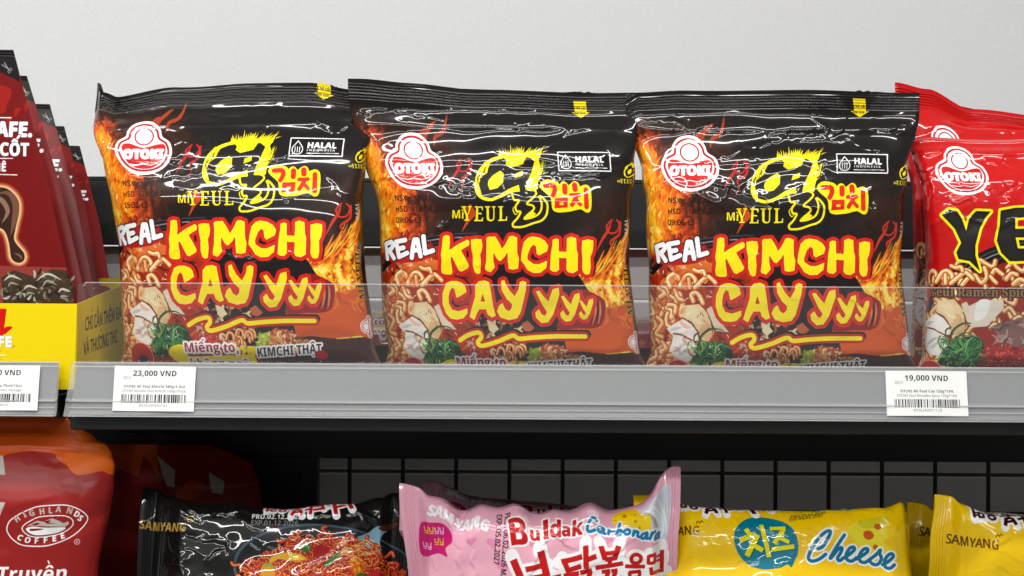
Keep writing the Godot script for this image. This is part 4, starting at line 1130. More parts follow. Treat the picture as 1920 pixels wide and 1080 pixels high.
func tag_art(price: String, lines: Array, digits: String, seed_of: int) -> Pen:
	# units: tenths of a millimetre, 620 by 345
	var p := Pen.new(Vector2(620, 345), Vector2(0, 0), 1.6, Color(0.93, 0.93, 0.92), faces)
	p.rng.seed = seed_of
	p.text(price, 310, 76, 58, Color(0.22, 0.22, 0.23), {"align": 0.5, "sx": 1.08})
	p.text("DC//", 68, 102, 32, Color(0.32, 0.32, 0.33), {"face": "regular", "sx": 0.95})
	p.text(lines[0], 310, 166, 28, Color(0.36, 0.36, 0.37), {"face": "bold", "align": 0.5, "sx": 1.06})
	p.text(lines[1], 310, 200, 27, Color(0.36, 0.36, 0.37), {"face": "regular", "align": 0.5, "sx": 1.04})
	var x := 62.0
	while x < 560:
		var wide: float = [4.0, 4.0, 6.0, 9.0, 12.0][p.rng.randi() % 5]
		p.poly([x, 218, x + wide, 218, x + wide, 282, x, 282], Color(0.17, 0.17, 0.20))
		x += wide + [4.0, 5.0, 8.0, 12.0][p.rng.randi() % 4]
	p.text(digits, 310, 312, 28, Color(0.38, 0.38, 0.38), {"face": "mono", "align": 0.5})
	return p


# ---------------------------------------------------------------- shapes

func film(art: Texture2D, c := Color.WHITE, rough := 0.30, coat := 0.75, coat_rough := 0.045) -> StandardMaterial3D:
	var m := StandardMaterial3D.new()
	m.albedo_color = c
	m.albedo_texture = art
	m.texture_repeat = false
	m.roughness = rough
	m.metallic_specular = 0.22
	m.clearcoat_enabled = coat > 0.0
	m.clearcoat = coat
	m.clearcoat_roughness = coat_rough
	return m


func paint(c: Color, rough := 0.5, metal := 0.0) -> StandardMaterial3D:
	var m := StandardMaterial3D.new()
	m.albedo_color = c
	m.roughness = rough
	m.metallic = metal
	return m


func clear(c: Color, alpha: float, rough := 0.03) -> StandardMaterial3D:
	var m := paint(Color(c, alpha), rough)
	m.transparency = BaseMaterial3D.TRANSPARENCY_ALPHA
	return m


func mesh_of(p: PackedVector3Array, uv: PackedVector2Array, wide: int, high: int, flip := false) -> Array:
	var nrm := PackedVector3Array()
	nrm.resize(p.size())
	for j in high:
		for i in wide:
			var a := p[j * wide + mini(i + 1, wide - 1)] - p[j * wide + maxi(i - 1, 0)]
			var b := p[mini(j + 1, high - 1) * wide + i] - p[maxi(j - 1, 0) * wide + i]
			nrm[j * wide + i] = a.cross(b).normalized() * (-1.0 if flip else 1.0)
	var idx := PackedInt32Array()
	idx.resize((wide - 1) * (high - 1) * 6)
	var n := 0
	for j in high - 1:
		for i in wide - 1:
			var a := j * wide + i
			var q := [a, a + wide, a + 1, a + 1, a + wide, a + wide + 1]
			for m in 6:
				idx[n + m] = q[5 - m] if flip else q[m]
			n += 6
	var arr := []
	arr.resize(Mesh.ARRAY_MAX)
	arr[Mesh.ARRAY_VERTEX] = p
	arr[Mesh.ARRAY_NORMAL] = nrm
	arr[Mesh.ARRAY_TEX_UV] = uv
	arr[Mesh.ARRAY_INDEX] = idx
	return arr


func add_mesh(called: String, mesh: Mesh, parent: Node, at := Vector3.ZERO) -> MeshInstance3D:
	var o := MeshInstance3D.new()
	o.name = called
	o.mesh = mesh
	o.position = at
	parent.add_child(o, true)
	return o


func thing(called: String, label: String, category: String, at := Vector3.ZERO, group := "") -> Node3D:
	var o := Node3D.new()
	o.name = called
	o.position = at
	tag(o, label, category, group)
	add_child(o, true)
	return o


func tag(o: Node, label: String, category: String, group := "") -> void:
	o.set_meta("label", label)
	o.set_meta("category", category)
	if group:
		o.set_meta("group", group)


# a box with softened edges; at = its centre
func block(called: String, size: Vector3, at: Vector3, m: Material, parent: Node, edge := 0.0012) -> MeshInstance3D:
	var st := SurfaceTool.new()
	st.begin(Mesh.PRIMITIVE_TRIANGLES)
	st.set_smooth_group(-1)
	var h := size / 2
	var e := minf(edge, minf(h.x, minf(h.y, h.z)) * 0.6)
	var faces_ := [[Vector3.RIGHT, Vector3.UP, Vector3.BACK], [Vector3.LEFT, Vector3.BACK, Vector3.UP], [Vector3.UP, Vector3.BACK, Vector3.RIGHT], [Vector3.DOWN, Vector3.RIGHT, Vector3.BACK], [Vector3.BACK, Vector3.RIGHT, Vector3.UP], [Vector3.FORWARD, Vector3.UP, Vector3.RIGHT]]
	var pts := []
	for s in 8:
		var c := Vector3(1 if s & 1 else -1, 1 if s & 2 else -1, 1 if s & 4 else -1)
		for axis in 3:
			var q := c * (h - Vector3(e, e, e))
			q[axis] = c[axis] * h[axis]
			pts.append(q)
	# convex hull of 24 points: six faces, twelve chamfers, eight corners
	var quad := func(a: Vector3, b: Vector3, c: Vector3, d: Vector3):
		var n := (b - a).cross(c - a)
		var mid := (a + b + c + d) / 4.0
		var order := [a, b, c, a, c, d] if n.dot(mid) < 0 else [a, c, b, a, d, c]
		for q in order:
			st.add_vertex(q)
	for axis in 3:
		var u := (axis + 1) % 3
		var v := (axis + 2) % 3
		for s in [0, 1]:
			var id := func(bu: int, bv: int) -> Vector3:
				return pts[((s << axis) | (bu << u) | (bv << v)) * 3 + axis]
			quad.call(id.call(0, 0), id.call(1, 0), id.call(1, 1), id.call(0, 1))
		for bu in [0, 1]:
			for bv in [0, 1]:
				var c0: int = (bu << u) | (bv << v)
				var c1: int = c0 | (1 << axis)
				quad.call(pts[c0 * 3 + u], pts[c0 * 3 + v], pts[c1 * 3 + v], pts[c1 * 3 + u])
	for s in 8:
		var a: Vector3 = pts[s * 3]
		var b: Vector3 = pts[s * 3 + 1]
		var c: Vector3 = pts[s * 3 + 2]
		for q in ([a, b, c] if (b - a).cross(c - a).dot(a + b + c) < 0 else [a, c, b]):
			st.add_vertex(q)
	st.generate_normals()
	var o := add_mesh(called, st.commit(), parent, at)
	o.material_override = m
	return o


# a section drawn in the z-y plane (z forward, y up) run along x from x0 to x1; slant shifts the left end with depth below the top
func run(called: String, section: PackedVector2Array, x0: float, x1: float, m: Material, parent: Node, slant := 0.0, steps := 1) -> MeshInstance3D:
	var st := SurfaceTool.new()
	st.begin(Mesh.PRIMITIVE_TRIANGLES)
	st.set_smooth_group(-1)
	var n := section.size()
	var top := -1e9
	for q in section:
		top = maxf(top, q.y)
	var at := func(i: int, t: float) -> Vector3:
		var q := section[i % n]
		return Vector3(lerpf(x0 - (top - q.y) * slant, x1, t), q.y, q.x)
	for k in steps:
		for i in n:
			var a: Vector3 = at.call(i, float(k) / steps)
			var b: Vector3 = at.call(i + 1, float(k) / steps)
			var c: Vector3 = at.call(i + 1, float(k + 1) / steps)
			var d: Vector3 = at.call(i, float(k + 1) / steps)
			for q in [a, b, c, a, c, d]:
				st.add_vertex(q)
	var tri := Geometry2D.triangulate_polygon(section)
	for t in range(0, tri.size(), 3):
		for e in 2:
			var q := [tri[t], tri[t + 1], tri[t + 2]]
			if e:
				q.reverse()
			for i in q:
				st.add_vertex(at.call(i, float(e)))
	st.generate_normals()
	var o := add_mesh(called, st.commit(), parent)
	o.material_override = m
	return o


func steps_of(list: Array, x: float, straight := false) -> float:
	# smooth curve through (x, y) pairs
	if x <= list[0][0]:
		return list[0][1]
	for i in range(1, list.size()):
		if x <= list[i][0]:
			var t: float = (x - list[i - 1][0]) / (list[i][0] - list[i - 1][0])
			if not straight:
				t = t * t * (3 - 2 * t)
			return lerpf(list[i - 1][1], list[i][1], t)
	return list[-1][1]


# A filled pouch of film. The sheet runs along t from one sealed end to the other and round the section along s.
# o: land (seals left and right instead of bottom and top), w (flat width), h (length), depth [[t, half depth]...], n (squareness of the section),
# seal0 / seal1 (width of the sealed ends), th (how far round the front sheet is printed), nt, ns, art frame: cx, y0 (pixel of s = 0 and of t = 0), size and origin of the print,
# folds [[x0, y0, x1, y1, width, height]] in print units, crumple (callable: print x, y -> height in print units), bend (callable: point, s, t -> point)
func pouch(root: Node3D, o: Dictionary, front: Material, back: Material) -> void:
	var land: bool = o.get("land", false)
	var lift: float = o.get("lift", 0.0)
	var w: float = o.w
	var h: float = o.h
	var px: float = o.get("px", PX)
	var pv: float = o.get("pv", px)
	var sq: float = o.get("n", 2.6)
	var th: float = deg_to_rad(o.get("th", 92.0))
	var nt: int = o.nt
	var ns: int = o.ns
	var size: Vector2 = o.size
	var origin: Vector2 = o.origin
	var seal0: float = o.get("seal0", 0.0)
	var seal1: float = o.get("seal1", 0.0)
	var ts := PackedFloat32Array()
	var cuts := [0]
	if seal0 > 0:
		var k := int(seal0 / 0.0004)
		for j in k:
			ts.append(seal0 * j / k / h)
		cuts.append(ts.size())
	for j in nt + 1:
		ts.append(lerpf(seal0 / h, 1.0 - seal1 / h, float(j) / nt))
	cuts.append(ts.size() - 1)
	if seal1 > 0:
		var k := int(seal1 / 0.0004)
		for j in range(1, k + 1):
			ts.append(1.0 - seal1 / h * (1.0 - float(j) / k))
		cuts.append(ts.size() - 1)
	var rows := ts.size()
	var cols := ns + 1
	const FINE := 180
	var pts := PackedVector3Array()
	var uv := PackedVector2Array()
	var out := PackedVector3Array()
	var art := PackedVector2Array()
	pts.resize(rows * cols)
	uv.resize(rows * cols)
	out.resize(rows * cols)
	art.resize(rows * cols)
	var nb := 28
	var bpts := PackedVector3Array()
	bpts.resize(rows * (nb + 1))
	var buv := PackedVector2Array()
	buv.resize(rows * (nb + 1))
	var bend = o.get("bend")
	var trig := PackedVector2Array()
	for f in FINE + 1:
		var a := lerpf(-th, th, float(f) / FINE)
		trig.append(Vector2(signf(sin(a)) * pow(absf(sin(a)), 2.0 / sq), signf(cos(a)) * pow(absf(cos(a)), 2.0 / sq)))
	var quarter := PackedVector2Array()
	for f in 61:
		var a := PI / 2 * f / 60.0
		quarter.append(Vector2(pow(sin(a), 2.0 / sq), pow(maxf(cos(a), 0.0), 2.0 / sq)))
	for j in rows:
		var t := ts[j]
		var b: float = steps_of(o.depth, t)
		var width: float = w * (steps_of(o.taper, t, o.has("straight")) if o.has("taper") else 1.0)
		var lo := width * 0.3
		var hi := width * 0.5
		for k in 13:
			var a := (lo + hi) / 2
			var sum := 0.0
			for f in 60:
				sum += Vector2((quarter[f + 1].x - quarter[f].x) * a, (quarter[f + 1].y - quarter[f].y) * b).length()
			if sum > width / 2:
				hi = a
			else:
				lo = a
		var a := lo
		var acc := PackedFloat32Array()
		acc.resize(FINE + 1)
		for f in range(1, FINE + 1):
			acc[f] = acc[f - 1] + Vector2((trig[f].x - trig[f - 1].x) * a, (trig[f].y - trig[f - 1].y) * b).length()
		var full := acc[FINE]
		var f := 0
		for i in cols:
			var want := full * i / ns
			while f < FINE - 1 and acc[f + 1] < want:
				f += 1
			var m := clampf((want - acc[f]) / maxf(acc[f + 1] - acc[f], 1e-9), 0, 1)
			var q := trig[f].lerp(trig[f + 1], m)
			var at := j * cols + i
			pts[at] = Vector3(q.x * a, t * h, q.y * b)
			var nn := Vector2(signf(q.x) * pow(absf(q.x), sq - 1) / a, signf(q.y) * pow(absf(q.y), sq - 1) / maxf(b, 0.004)).normalized()
			out[at] = Vector3(nn.x, 0, nn.y)
			var across := (want - full / 2) / px
			var along := t * h / pv
			art[at] = Vector2(o.x0 + along, o.cy - across) if land else Vector2(o.cx + across, o.y0 - along)
			uv[at] = (art[at] - origin) / size
		for i in nb + 1:
			var g := lerpf(th, TAU - th, float(i) / nb)
			bpts[j * (nb + 1) + i] = Vector3(signf(sin(g)) * pow(absf(sin(g)), 2.0 / sq) * a, t * h, signf(cos(g)) * pow(absf(cos(g)), 2.0 / sq) * b)
	# creases
	var dent := PackedFloat32Array()
	dent.resize(rows * cols)
	var wob := noise(o.get("seed", 1) + 40, 0.022)
	var crumple = o.get("crumple")
	var art2 := PackedVector2Array()
	art2.resize(rows * cols)
	for at in rows * cols:
		var q := art[at]
		art2[at] = q + Vector2(wob.get_noise_2d(q.x, q.y), wob.get_noise_2d(q.x + 500, q.y)) * 9.0
		if crumple:
			dent[at] = crumple.call(q.x, q.y)
	for fold: Array in o.get("folds", []):
		var a := Vector2(fold[0], fold[1])
		var d := Vector2(fold[2], fold[3]) - a
		var long := d.length()
		d /= long
		var reach: float = fold[4] * 4.5 + 10
		for j in rows:
			var along: float = (o.x0 + ts[j] * h / pv) if land else (o.y0 - ts[j] * h / pv)
			var lo2 := minf(fold[0], fold[2]) if land else minf(fold[1], fold[3])
			var hi2 := maxf(fold[0], fold[2]) if land else maxf(fold[1], fold[3])
			if along < lo2 - reach or along > hi2 + reach:
				continue
			for i in cols:
				var r := art2[j * cols + i] - a
				var u := r.dot(d)
				if u < 0 or u > long:
					continue
				var v := d.cross(r)
				if absf(v) > reach:
					continue
				var wide: float = fold[4] * (1.0 if v > 0 else 2.6)
				dent[j * cols + i] += fold[5] * exp(-v * v / wide / wide) * sqrt(sin(PI * u / long))
	for j in rows:
		var t := ts[j]
		var from_seal := minf(t * h - seal0, (1 - t) * h - seal1)
		var ease := clampf(from_seal / 0.012, 0, 1)
		var inside0 := seal0 - t * h
		var inside1 := seal1 - (1 - t) * h
		var inside := maxf(inside0, inside1)
		for i in cols:
			var at := j * cols + i
			var rim := clampf(minf(i, ns - i) / 6.0, 0, 1)
			var p := pts[at] + out[at] * dent[at] * px * rim * (0.25 + 0.75 * ease)
			if inside > 0.0002 and (inside < (seal1 if inside1 > 0 else seal0) - o.get("plain", 0.0034)):
				p.z += 0.00042 * sin(inside / 0.00225 * TAU) * clampf(inside / 0.002, 0, 1)
			var s := float(i) / ns * 2 - 1
			if bend:
				p = bend.call(p, s, t)
			pts[at] = Vector3(p.y - h / 2, p.x + lift, p.z) if land else p
		for i in nb + 1:
			var p := bpts[j * (nb + 1) + i]
			if inside > 0.0002:
				p.z += 0.00042 * sin(inside / 0.00225 * TAU)
			if bend:
				p = bend.call(p, clampf(p.x / maxf(absf(bpts[j * (nb + 1)].x), 0.001), -1, 1), t)
			bpts[j * (nb + 1) + i] = Vector3(p.y - h / 2, p.x + lift, p.z) if land else p
	var names := []
	if seal0 > 0:
		names.append("side_seal" if land else "bottom_seal")
	names.append("pouch_body")
	if seal1 > 0:
		names.append("side_seal" if land else "top_seal")
	for c in names.size():
		var j0: int = cuts[c]
		var j1: int = cuts[c + 1]
		var am := ArrayMesh.new()
		am.add_surface_from_arrays(Mesh.PRIMITIVE_TRIANGLES, mesh_of(pts.slice(j0 * cols, (j1 + 1) * cols), uv.slice(j0 * cols, (j1 + 1) * cols), cols, j1 - j0 + 1, land))
		am.surface_set_material(0, front)
		am.add_surface_from_arrays(Mesh.PRIMITIVE_TRIANGLES, mesh_of(bpts.slice(j0 * (nb + 1), (j1 + 1) * (nb + 1)), buv.slice(j0 * (nb + 1), (j1 + 1) * (nb + 1)), nb + 1, j1 - j0 + 1, land))
		am.surface_set_material(1, back)
		add_mesh(names[c], am, root)


# random small creases inside a frame of the print
func creases(seed_of: int, many: int, box: Rect2, long: Vector2, wide: Vector2, high: Vector2, lean := 0.0, spread := PI) -> Array:
	var r := RandomNumberGenerator.new()
	r.seed = seed_of
	var out := []
	for i in many:
		var a := Vector2(box.position.x + r.randf() * box.size.x, box.position.y + r.randf() * box.size.y)
		var d := Vector2.from_angle(lean + r.randf_range(-spread, spread) / 2) * r.randf_range(long.x, long.y) / 2
		out.append([a.x - d.x, a.y - d.y, a.x + d.x, a.y + d.y, r.randf_range(wide.x, wide.y), r.randf_range(high.x, high.y) * (1 if r.randf() < 0.6 else -1)])
	return out


func chain(points: Array, wide: float, high: float) -> Array:
	var out := []
	for i in range(0, points.size() - 2, 2):
		out.append([points[i], points[i + 1], points[i + 2], points[i + 3], wide, high])
	return out


# film that has been crushed a little: flat facets meeting in sharp creases, plus a soft swell
func crushed(seed_of: int, size: float, height: float, swell: float, mask: Callable) -> Callable:
	var r := RandomNumberGenerator.new()
	r.seed = seed_of
	var waves := []
	for k in 4:
		var d := Vector2.from_angle(k * PI / 4 + r.randf_range(-0.35, 0.35))
		waves.append([d.x, d.y, size * r.randf_range(1.2, 2.6), r.randf() * 10.0, height * r.randf_range(0.5, 1.0)])
	var bent := noise(seed_of + 3, 0.40 / size)
	bent.fractal_octaves = 2
	var g := noise(seed_of + 7, 0.75 / size)
	g.fractal_octaves = 2
	g.fractal_gain = 0.35
	return func(x: float, y: float) -> float:
		var b := bent.get_noise_2d(x, y) * size * 0.9
		var c := bent.get_noise_2d(y + 900, x) * size * 0.9
		var sum := 0.0
		for w in waves:
			var u: float = ((x + b) * w[0] + (y + c) * w[1]) / w[2] + w[3]
			sum += absf(fposmod(u, 2.0) - 1.0) * w[4]
		var m: float = mask.call(x, y)
		return m * sum + g.get_noise_2d(x * 0.7 + y * 0.25, y) * swell * (0.25 + m)


func dated(pen: Pen, lines: Array) -> ImageTexture:
	var keep: Image = pen.im.duplicate()
	pen.crop(1230, 240, 5.4)
	for i in 3:
		pen.text(lines[i][0], 148 + i, 772 + i * 110, 74, Color(0.12, 0.05, 0.03), {"face": "regular", "sx": 0.96, "track": 0.02, "fat": 1.5})
		pen.text(lines[i][1], 360, 772 + i * 110, 74, Color(0.13, 0.06, 0.04), {"face": "regular", "sx": 0.96, "track": 0.02, "fat": 1.5})
	var t := pen.done()
	pen.im = keep
	return t


func packs() -> void:
	var pen := kimchi_art()
	var size := Vector2(580, 590)
	var origin := Vector2(1170, 160)
	var dull := film(null, Color(0.10, 0.09, 0.085), 0.3, 1.0, 0.06)
	var seal_top := func(x: float, y: float) -> float:
		return smoothstep(460, 300, y) * 0.9 + 0.12
	var base := {"w": 0.2296, "n": 3.0, "th": 94.0, "nt": 320, "ns": 340, "size": size, "origin": origin, "cx": 1461.0, "seal1": 0.016,
		"depth": [[0.0, 0.003], [0.035, 0.015], [0.14, 0.026], [0.42, 0.030], [0.60, 0.028], [0.74, 0.021], [0.86, 0.0095], [0.925, 0.0012], [1.0, 0.0004]]}
	# third pack
	var o := base.duplicate()
	o.merge({"pv": 0.000432, "h": 0.2400, "y0": 725.0, "seed": 3, "crumple": crushed(31, 84.0, 1.2, 5.5, seal_top)})
	o.folds = chain([1195, 226, 1262, 222, 1300, 240, 1350, 232], 3.0, 1.7) + chain([1530, 218, 1566, 262, 1602, 222], 4.0, 2.6) + chain([1345, 305, 1400, 280, 1482, 262, 1600, 264, 1690, 296], 3.2, 1.8) + chain([1320, 338, 1400, 360, 1462, 388], 4.0, 2.2) + chain([1275, 360, 1380, 392, 1480, 398, 1600, 385, 1650, 350], 3.0, 1.4) + chain([1640, 243, 1722, 230], 3.0, 1.6) + chain([1640, 300, 1700, 345], 3.0, 1.5) + chain([1560, 520, 1640, 590, 1700, 640], 4.0, 1.5) + creases(61, 36, Rect2(1200, 215, 520, 190), Vector2(14, 60), Vector2(2.2, 3.4), Vector2(0.6, 1.6), 0.2, 5.0) + creases(62, 9, Rect2(1240, 430, 440, 250), Vector2(60, 160), Vector2(5, 9), Vector2(0.5, 1.1), 0.3, 2.0)
	o.bend = func(p: Vector3, s: float, t: float) -> Vector3:
		var k := smoothstep(0.80, 1.0, t)
		p.y += k * steps_of([[-1, -0.0080], [-0.90, -0.0015], [-0.6, 0.0008], [0.2, 0.0006], [1, -0.0006]], s) + (0.0012 * absf(fposmod(s * 34, 2.0) - 1.0) if t > 0.998 and s > 0.555 and s < 0.69 else 0.0)
		p.z += k * (0.004 * sin(s * 5.0 + 0.6) + 0.005) - 0.014 * smoothstep(0.6, 1.0, t)
		p.x = p.x * (1.0 + 0.035 * smoothstep(0.7, 0.95, t)) + 0.006 * smoothstep(0.5, 0.0, t)
		p = p.rotated(Vector3.UP, deg_to_rad(-4.0) * smoothstep(0.95, 0.45, t))
		return p
	var a := thing("noodle_pack", "black kimchi noodle pack standing farthest right of the three, beside the red packs", "noodle pack", v3(0.2096, SHELF, -0.082), "black kimchi noodle packs behind the guard")
	a.rotation.y = deg_to_rad(-2.0)
	pouch(a, o, film(dated(pen, [["NSX", "18.02.2025"], ["HSD", "18.08.2025"], ["09:06", "L3-1"]])), dull)
	# second pack
	o = base.duplicate()
	o.merge({"pv": 0.000432, "h": 0.2415, "y0": 726.0, "seed": 5, "crumple": crushed(57, 100.0, 1.2, 6.5, seal_top)})
	o.folds = chain([1205, 226, 1270, 214, 1330, 226, 1380, 226], 3.0, 1.7) + chain([1380, 226, 1470, 212, 1510, 240, 1560, 214], 4.0, 2.0) + chain([1205, 345, 1300, 342, 1390, 352, 1420, 375], 3.6, 2.0) + chain([1460, 345, 1560, 330, 1700, 322], 3.0, 1.6) + chain([1500, 300, 1580, 268, 1640, 225], 3.4, 2.0) + chain([1690, 235, 1660, 290, 1640, 330], 4.5, 2.0) + chain([1500, 362, 1600, 340, 1690, 330], 3.0, 1.2) + chain([1330, 450, 1370, 412], 3.0, 1.6) + chain([1360, 520, 1410, 495, 1440, 508], 3.0, 1.2) + creases(71, 24, Rect2(1200, 215, 520, 180), Vector2(14, 70), Vector2(2.2, 3.4), Vector2(0.6, 1.5), -0.1, 4.5) + creases(72, 9, Rect2(1240, 430, 440, 250), Vector2(60, 160), Vector2(5, 9), Vector2(0.5, 1.0), 0.2, 2.0)
	o.bend = func(p: Vector3, s: float, t: float) -> Vector3:
		var k := smoothstep(0.80, 1.0, t)
		p.y += k * steps_of([[-1, 0.0062], [-0.6, 0.0030], [-0.1, -0.0012], [0.5, -0.0030], [1, -0.0022]], s) + (0.0012 * absf(fposmod(s * 34, 2.0) - 1.0) if t > 0.998 and s > 0.555 and s < 0.69 else 0.0)
		p.z += k * (0.003 * sin(s * 6.0) + 0.003 - 0.006 * s) - 0.012 * smoothstep(0.6, 1.0, t)
		p.x = p.x * (1.0 + 0.03 * smoothstep(0.7, 0.95, t)) + 0.008 * smoothstep(0.5, 0.0, t) - 0.010 * smoothstep(0.55, 1.0, t)
		p.x *= 1.0 - 0.05 * smoothstep(0.30, 0.0, t) * smoothstep(0.2, -0.6, s)
		p = p.rotated(Vector3.UP, deg_to_rad(-5.0) * smoothstep(0.95, 0.45, t))
		return p
	a = thing("noodle_pack", "black kimchi noodle pack standing in the middle of the three", "noodle pack", v3(-0.0069, SHELF, -0.084), "black kimchi noodle packs behind the guard")
	a.rotation = Vector3(0, deg_to_rad(-2.0), deg_to_rad(-0.2))
	pouch(a, o, film(dated(pen, [["NSX", "18.02.2025"], ["HSD", "18.08.2025"], ["09:06", "L3-1"]])), dull)
	# first pack
	o = base.duplicate()
	o.merge({"px": 0.000430, "w": 0.2356, "h": 0.2420, "y0": 752.0, "seed": 9, "crumple": crushed(88, 120.0, 0.9, 3.6, seal_top)})
	o.folds = chain([1215, 235, 1290, 238, 1380, 240], 3.2, 1.6) + chain([1372, 258, 1400, 240, 1440, 252, 1500, 250, 1560, 238], 3.4, 2.0) + chain([1350, 300, 1400, 290, 1452, 296, 1400, 312, 1350, 332], 3.6, 2.2) + chain([1230, 372, 1340, 368, 1480, 352, 1600, 318, 1650, 312], 3.2, 2.0) + chain([1610, 245, 1650, 282, 1690, 245], 4.0, 2.4) + chain([1640, 360, 1680, 405, 1700, 398], 3.4, 1.6) + chain([1205, 240, 1220, 300], 4.0, 1.8) + chain([1430, 505, 1520, 530, 1560, 520], 4.0, 1.4) + creases(81, 14, Rect2(1200, 225, 520, 180), Vector2(25, 90), Vector2(2.4, 3.8), Vector2(0.5, 1.2), 0.0, 2.0) + creases(82, 10, Rect2(1240, 430, 440, 250), Vector2(50, 150), Vector2(4, 8), Vector2(0.5, 1.1), 0.2, 2.0)
	o.bend = func(p: Vector3, s: float, t: float) -> Vector3:
		var k := smoothstep(0.78, 1.0, t)
		p.y += k * steps_of([[-1, 0.0070], [-0.985, 0.0030], [-0.93, -0.0030], [-0.82, -0.0075], [-0.4, 0.0010], [0.1, 0.0045], [0.5, 0.0045], [0.8, 0.0], [1, -0.003]], s) + (0.0012 * absf(fposmod(s * 34, 2.0) - 1.0) if t > 0.998 and s > 0.555 and s < 0.69 else 0.0)
		p.z += k * steps_of([[-1, -0.020], [-0.93, -0.004], [-0.7, 0.004], [-0.2, -0.004], [0.5, 0.004], [1, -0.010]], s) - 0.026 * smoothstep(0.55, 1.0, t) - 0.010 * k
		p.x = p.x * (1.0 + 0.05 * smoothstep(0.75, 1.0, t)) + 0.004 + 0.009 * smoothstep(0.5, 0.0, t) - 0.012 * smoothstep(0.4, 0.95, t)
		p = p.rotated(Vector3.UP, deg_to_rad(-9.0) * smoothstep(0.95, 0.40, t))
		return p
	a = thing("noodle_pack", "black kimchi noodle pack standing leftmost, its seal corner curled up", "noodle pack", v3(-0.2205, SHELF, -0.074), "black kimchi noodle packs behind the guard")
	a.rotation.y = deg_to_rad(-1.0)
	pouch(a, o, film(dated(pen, [["NSX", "22.01.2025"], ["HSD", "21.08.2025"], ["15:32", "L3-1"]])), dull)
	# a pack lying behind the gap
	o = base.duplicate()
	o.merge({"h": 0.2350, "y0": 733.0, "seed": 12, "nt": 60, "ns": 60, "crumple": crushed(31, 46.0, 2.0, 2.4, seal_top)})
	a = thing("noodle_pack", "black noodle pack lying flat in the dark behind the left gap between packs", "noodle pack", v3(-0.105, SHELF + 0.028, -0.125))
	a.rotation.x = -PI / 2
	pouch(a, o, film(pen.done()), dull)

	# red packs
	pen = red_art()
	var red_film := film(pen.done(), Color.WHITE, 0.28)
	var red_back := film(null, Color(0.60, 0.07, 0.07), 0.3)
	origin = Vector2(1715, 160)
	o = {"w": 0.2296, "h": 0.2050, "n": 3.2, "th": 94.0, "nt": 280, "ns": 300, "size": size, "origin": origin, "cx": 1996.0, "y0": 736.0, "seed": 21,
		"depth": [[0.0, 0.003], [0.035, 0.015], [0.14, 0.026], [0.5, 0.030], [0.8, 0.026], [0.93, 0.019], [0.985, 0.009], [1.0, 0.002]], "crumple": crushed(91, 55.0, 2.0, 2.5, func(x: float, y: float) -> float: return smoothstep(520, 340, y) * 0.9 + 0.1)}
	o.folds = chain([1752, 285, 1800, 268, 1830, 262], 3.2, 2.0) + chain([1742, 320, 1775, 300, 1800, 285], 4, 2.0) + chain([1860, 296, 1900, 300, 1960, 318, 2050, 305], 3.4, 2.2) + chain([1745, 425, 1790, 402, 1860, 425, 1920, 420], 3.0, 1.4) + chain([1790, 380, 1830, 372, 1840, 395], 3.4, 1.8) + chain([1850, 350, 1890, 362, 1910, 390], 3.0, 1.4) + chain([1735, 255, 1760, 330, 1745, 420], 6, 1.6) + creases(23, 30, Rect2(1740, 255, 480, 190), Vector2(25, 80), Vector2(2.4, 3.6), Vector2(0.5, 1.3), 0.2, 2.6)
	o.bend = func(p: Vector3, s: float, t: float) -> Vector3:
		p.y += smoothstep(0.7, 1.0, t) * (0.002 * sin(s * 4.0) - 0.004 * smoothstep(-0.8, -1.0, s))
		p.z -= 0.020 * smoothstep(0.72, 1.0, t)
		return p
	a = thing("noodle_pack", "red spicy noodle pack at the right edge, with black brush letters", "noodle pack", v3(0.4340, SHELF, -0.084))
	a.rotation.y = deg_to_rad(-1.0)
	pouch(a, o, red_film, red_back)
	o = o.duplicate()
	o.merge({"h": 0.2510, "y0": 792.0, "seed": 25, "seal1": 0.016, "nt": 120, "ns": 140, "depth": [[0.0, 0.003], [0.035, 0.015], [0.14, 0.026], [0.42, 0.028], [0.65, 0.026], [0.76, 0.019], [0.87, 0.0095], [0.93, 0.0012], [1.0, 0.0004]]}, true)
	o.bend = func(p: Vector3, s: float, t: float) -> Vector3:
		var k := smoothstep(0.82, 1.0, t)
		p.y += k * steps_of([[-1, 0.008], [-0.75, 0.003], [-0.4, -0.014], [0.2, -0.022], [1, -0.016]], s)
		p.z += k * (0.004 * sin(s * 5.0 + 1.0)) - 0.02 * smoothstep(0.6, 1.0, t)
		return p
	a = thing("noodle_pack", "red noodle pack behind another red one, its crimped seal showing", "noodle pack", v3(0.4440, SHELF, -0.156))
	pouch(a, o, red_film, red_back)
	o = o.duplicate()
	o.merge({"seed": 27, "nt": 60, "ns": 60, "h": 0.2350, "seal1": 0.016}, true)
	o.erase("bend")
	a = thing("noodle_pack", "dark red noodle pack lying flat behind the right gap between black packs", "noodle pack", v3(0.165, SHELF + 0.028, -0.105))
	a.rotation.x = -PI / 2
	pouch(a, o, red_film, red_back)


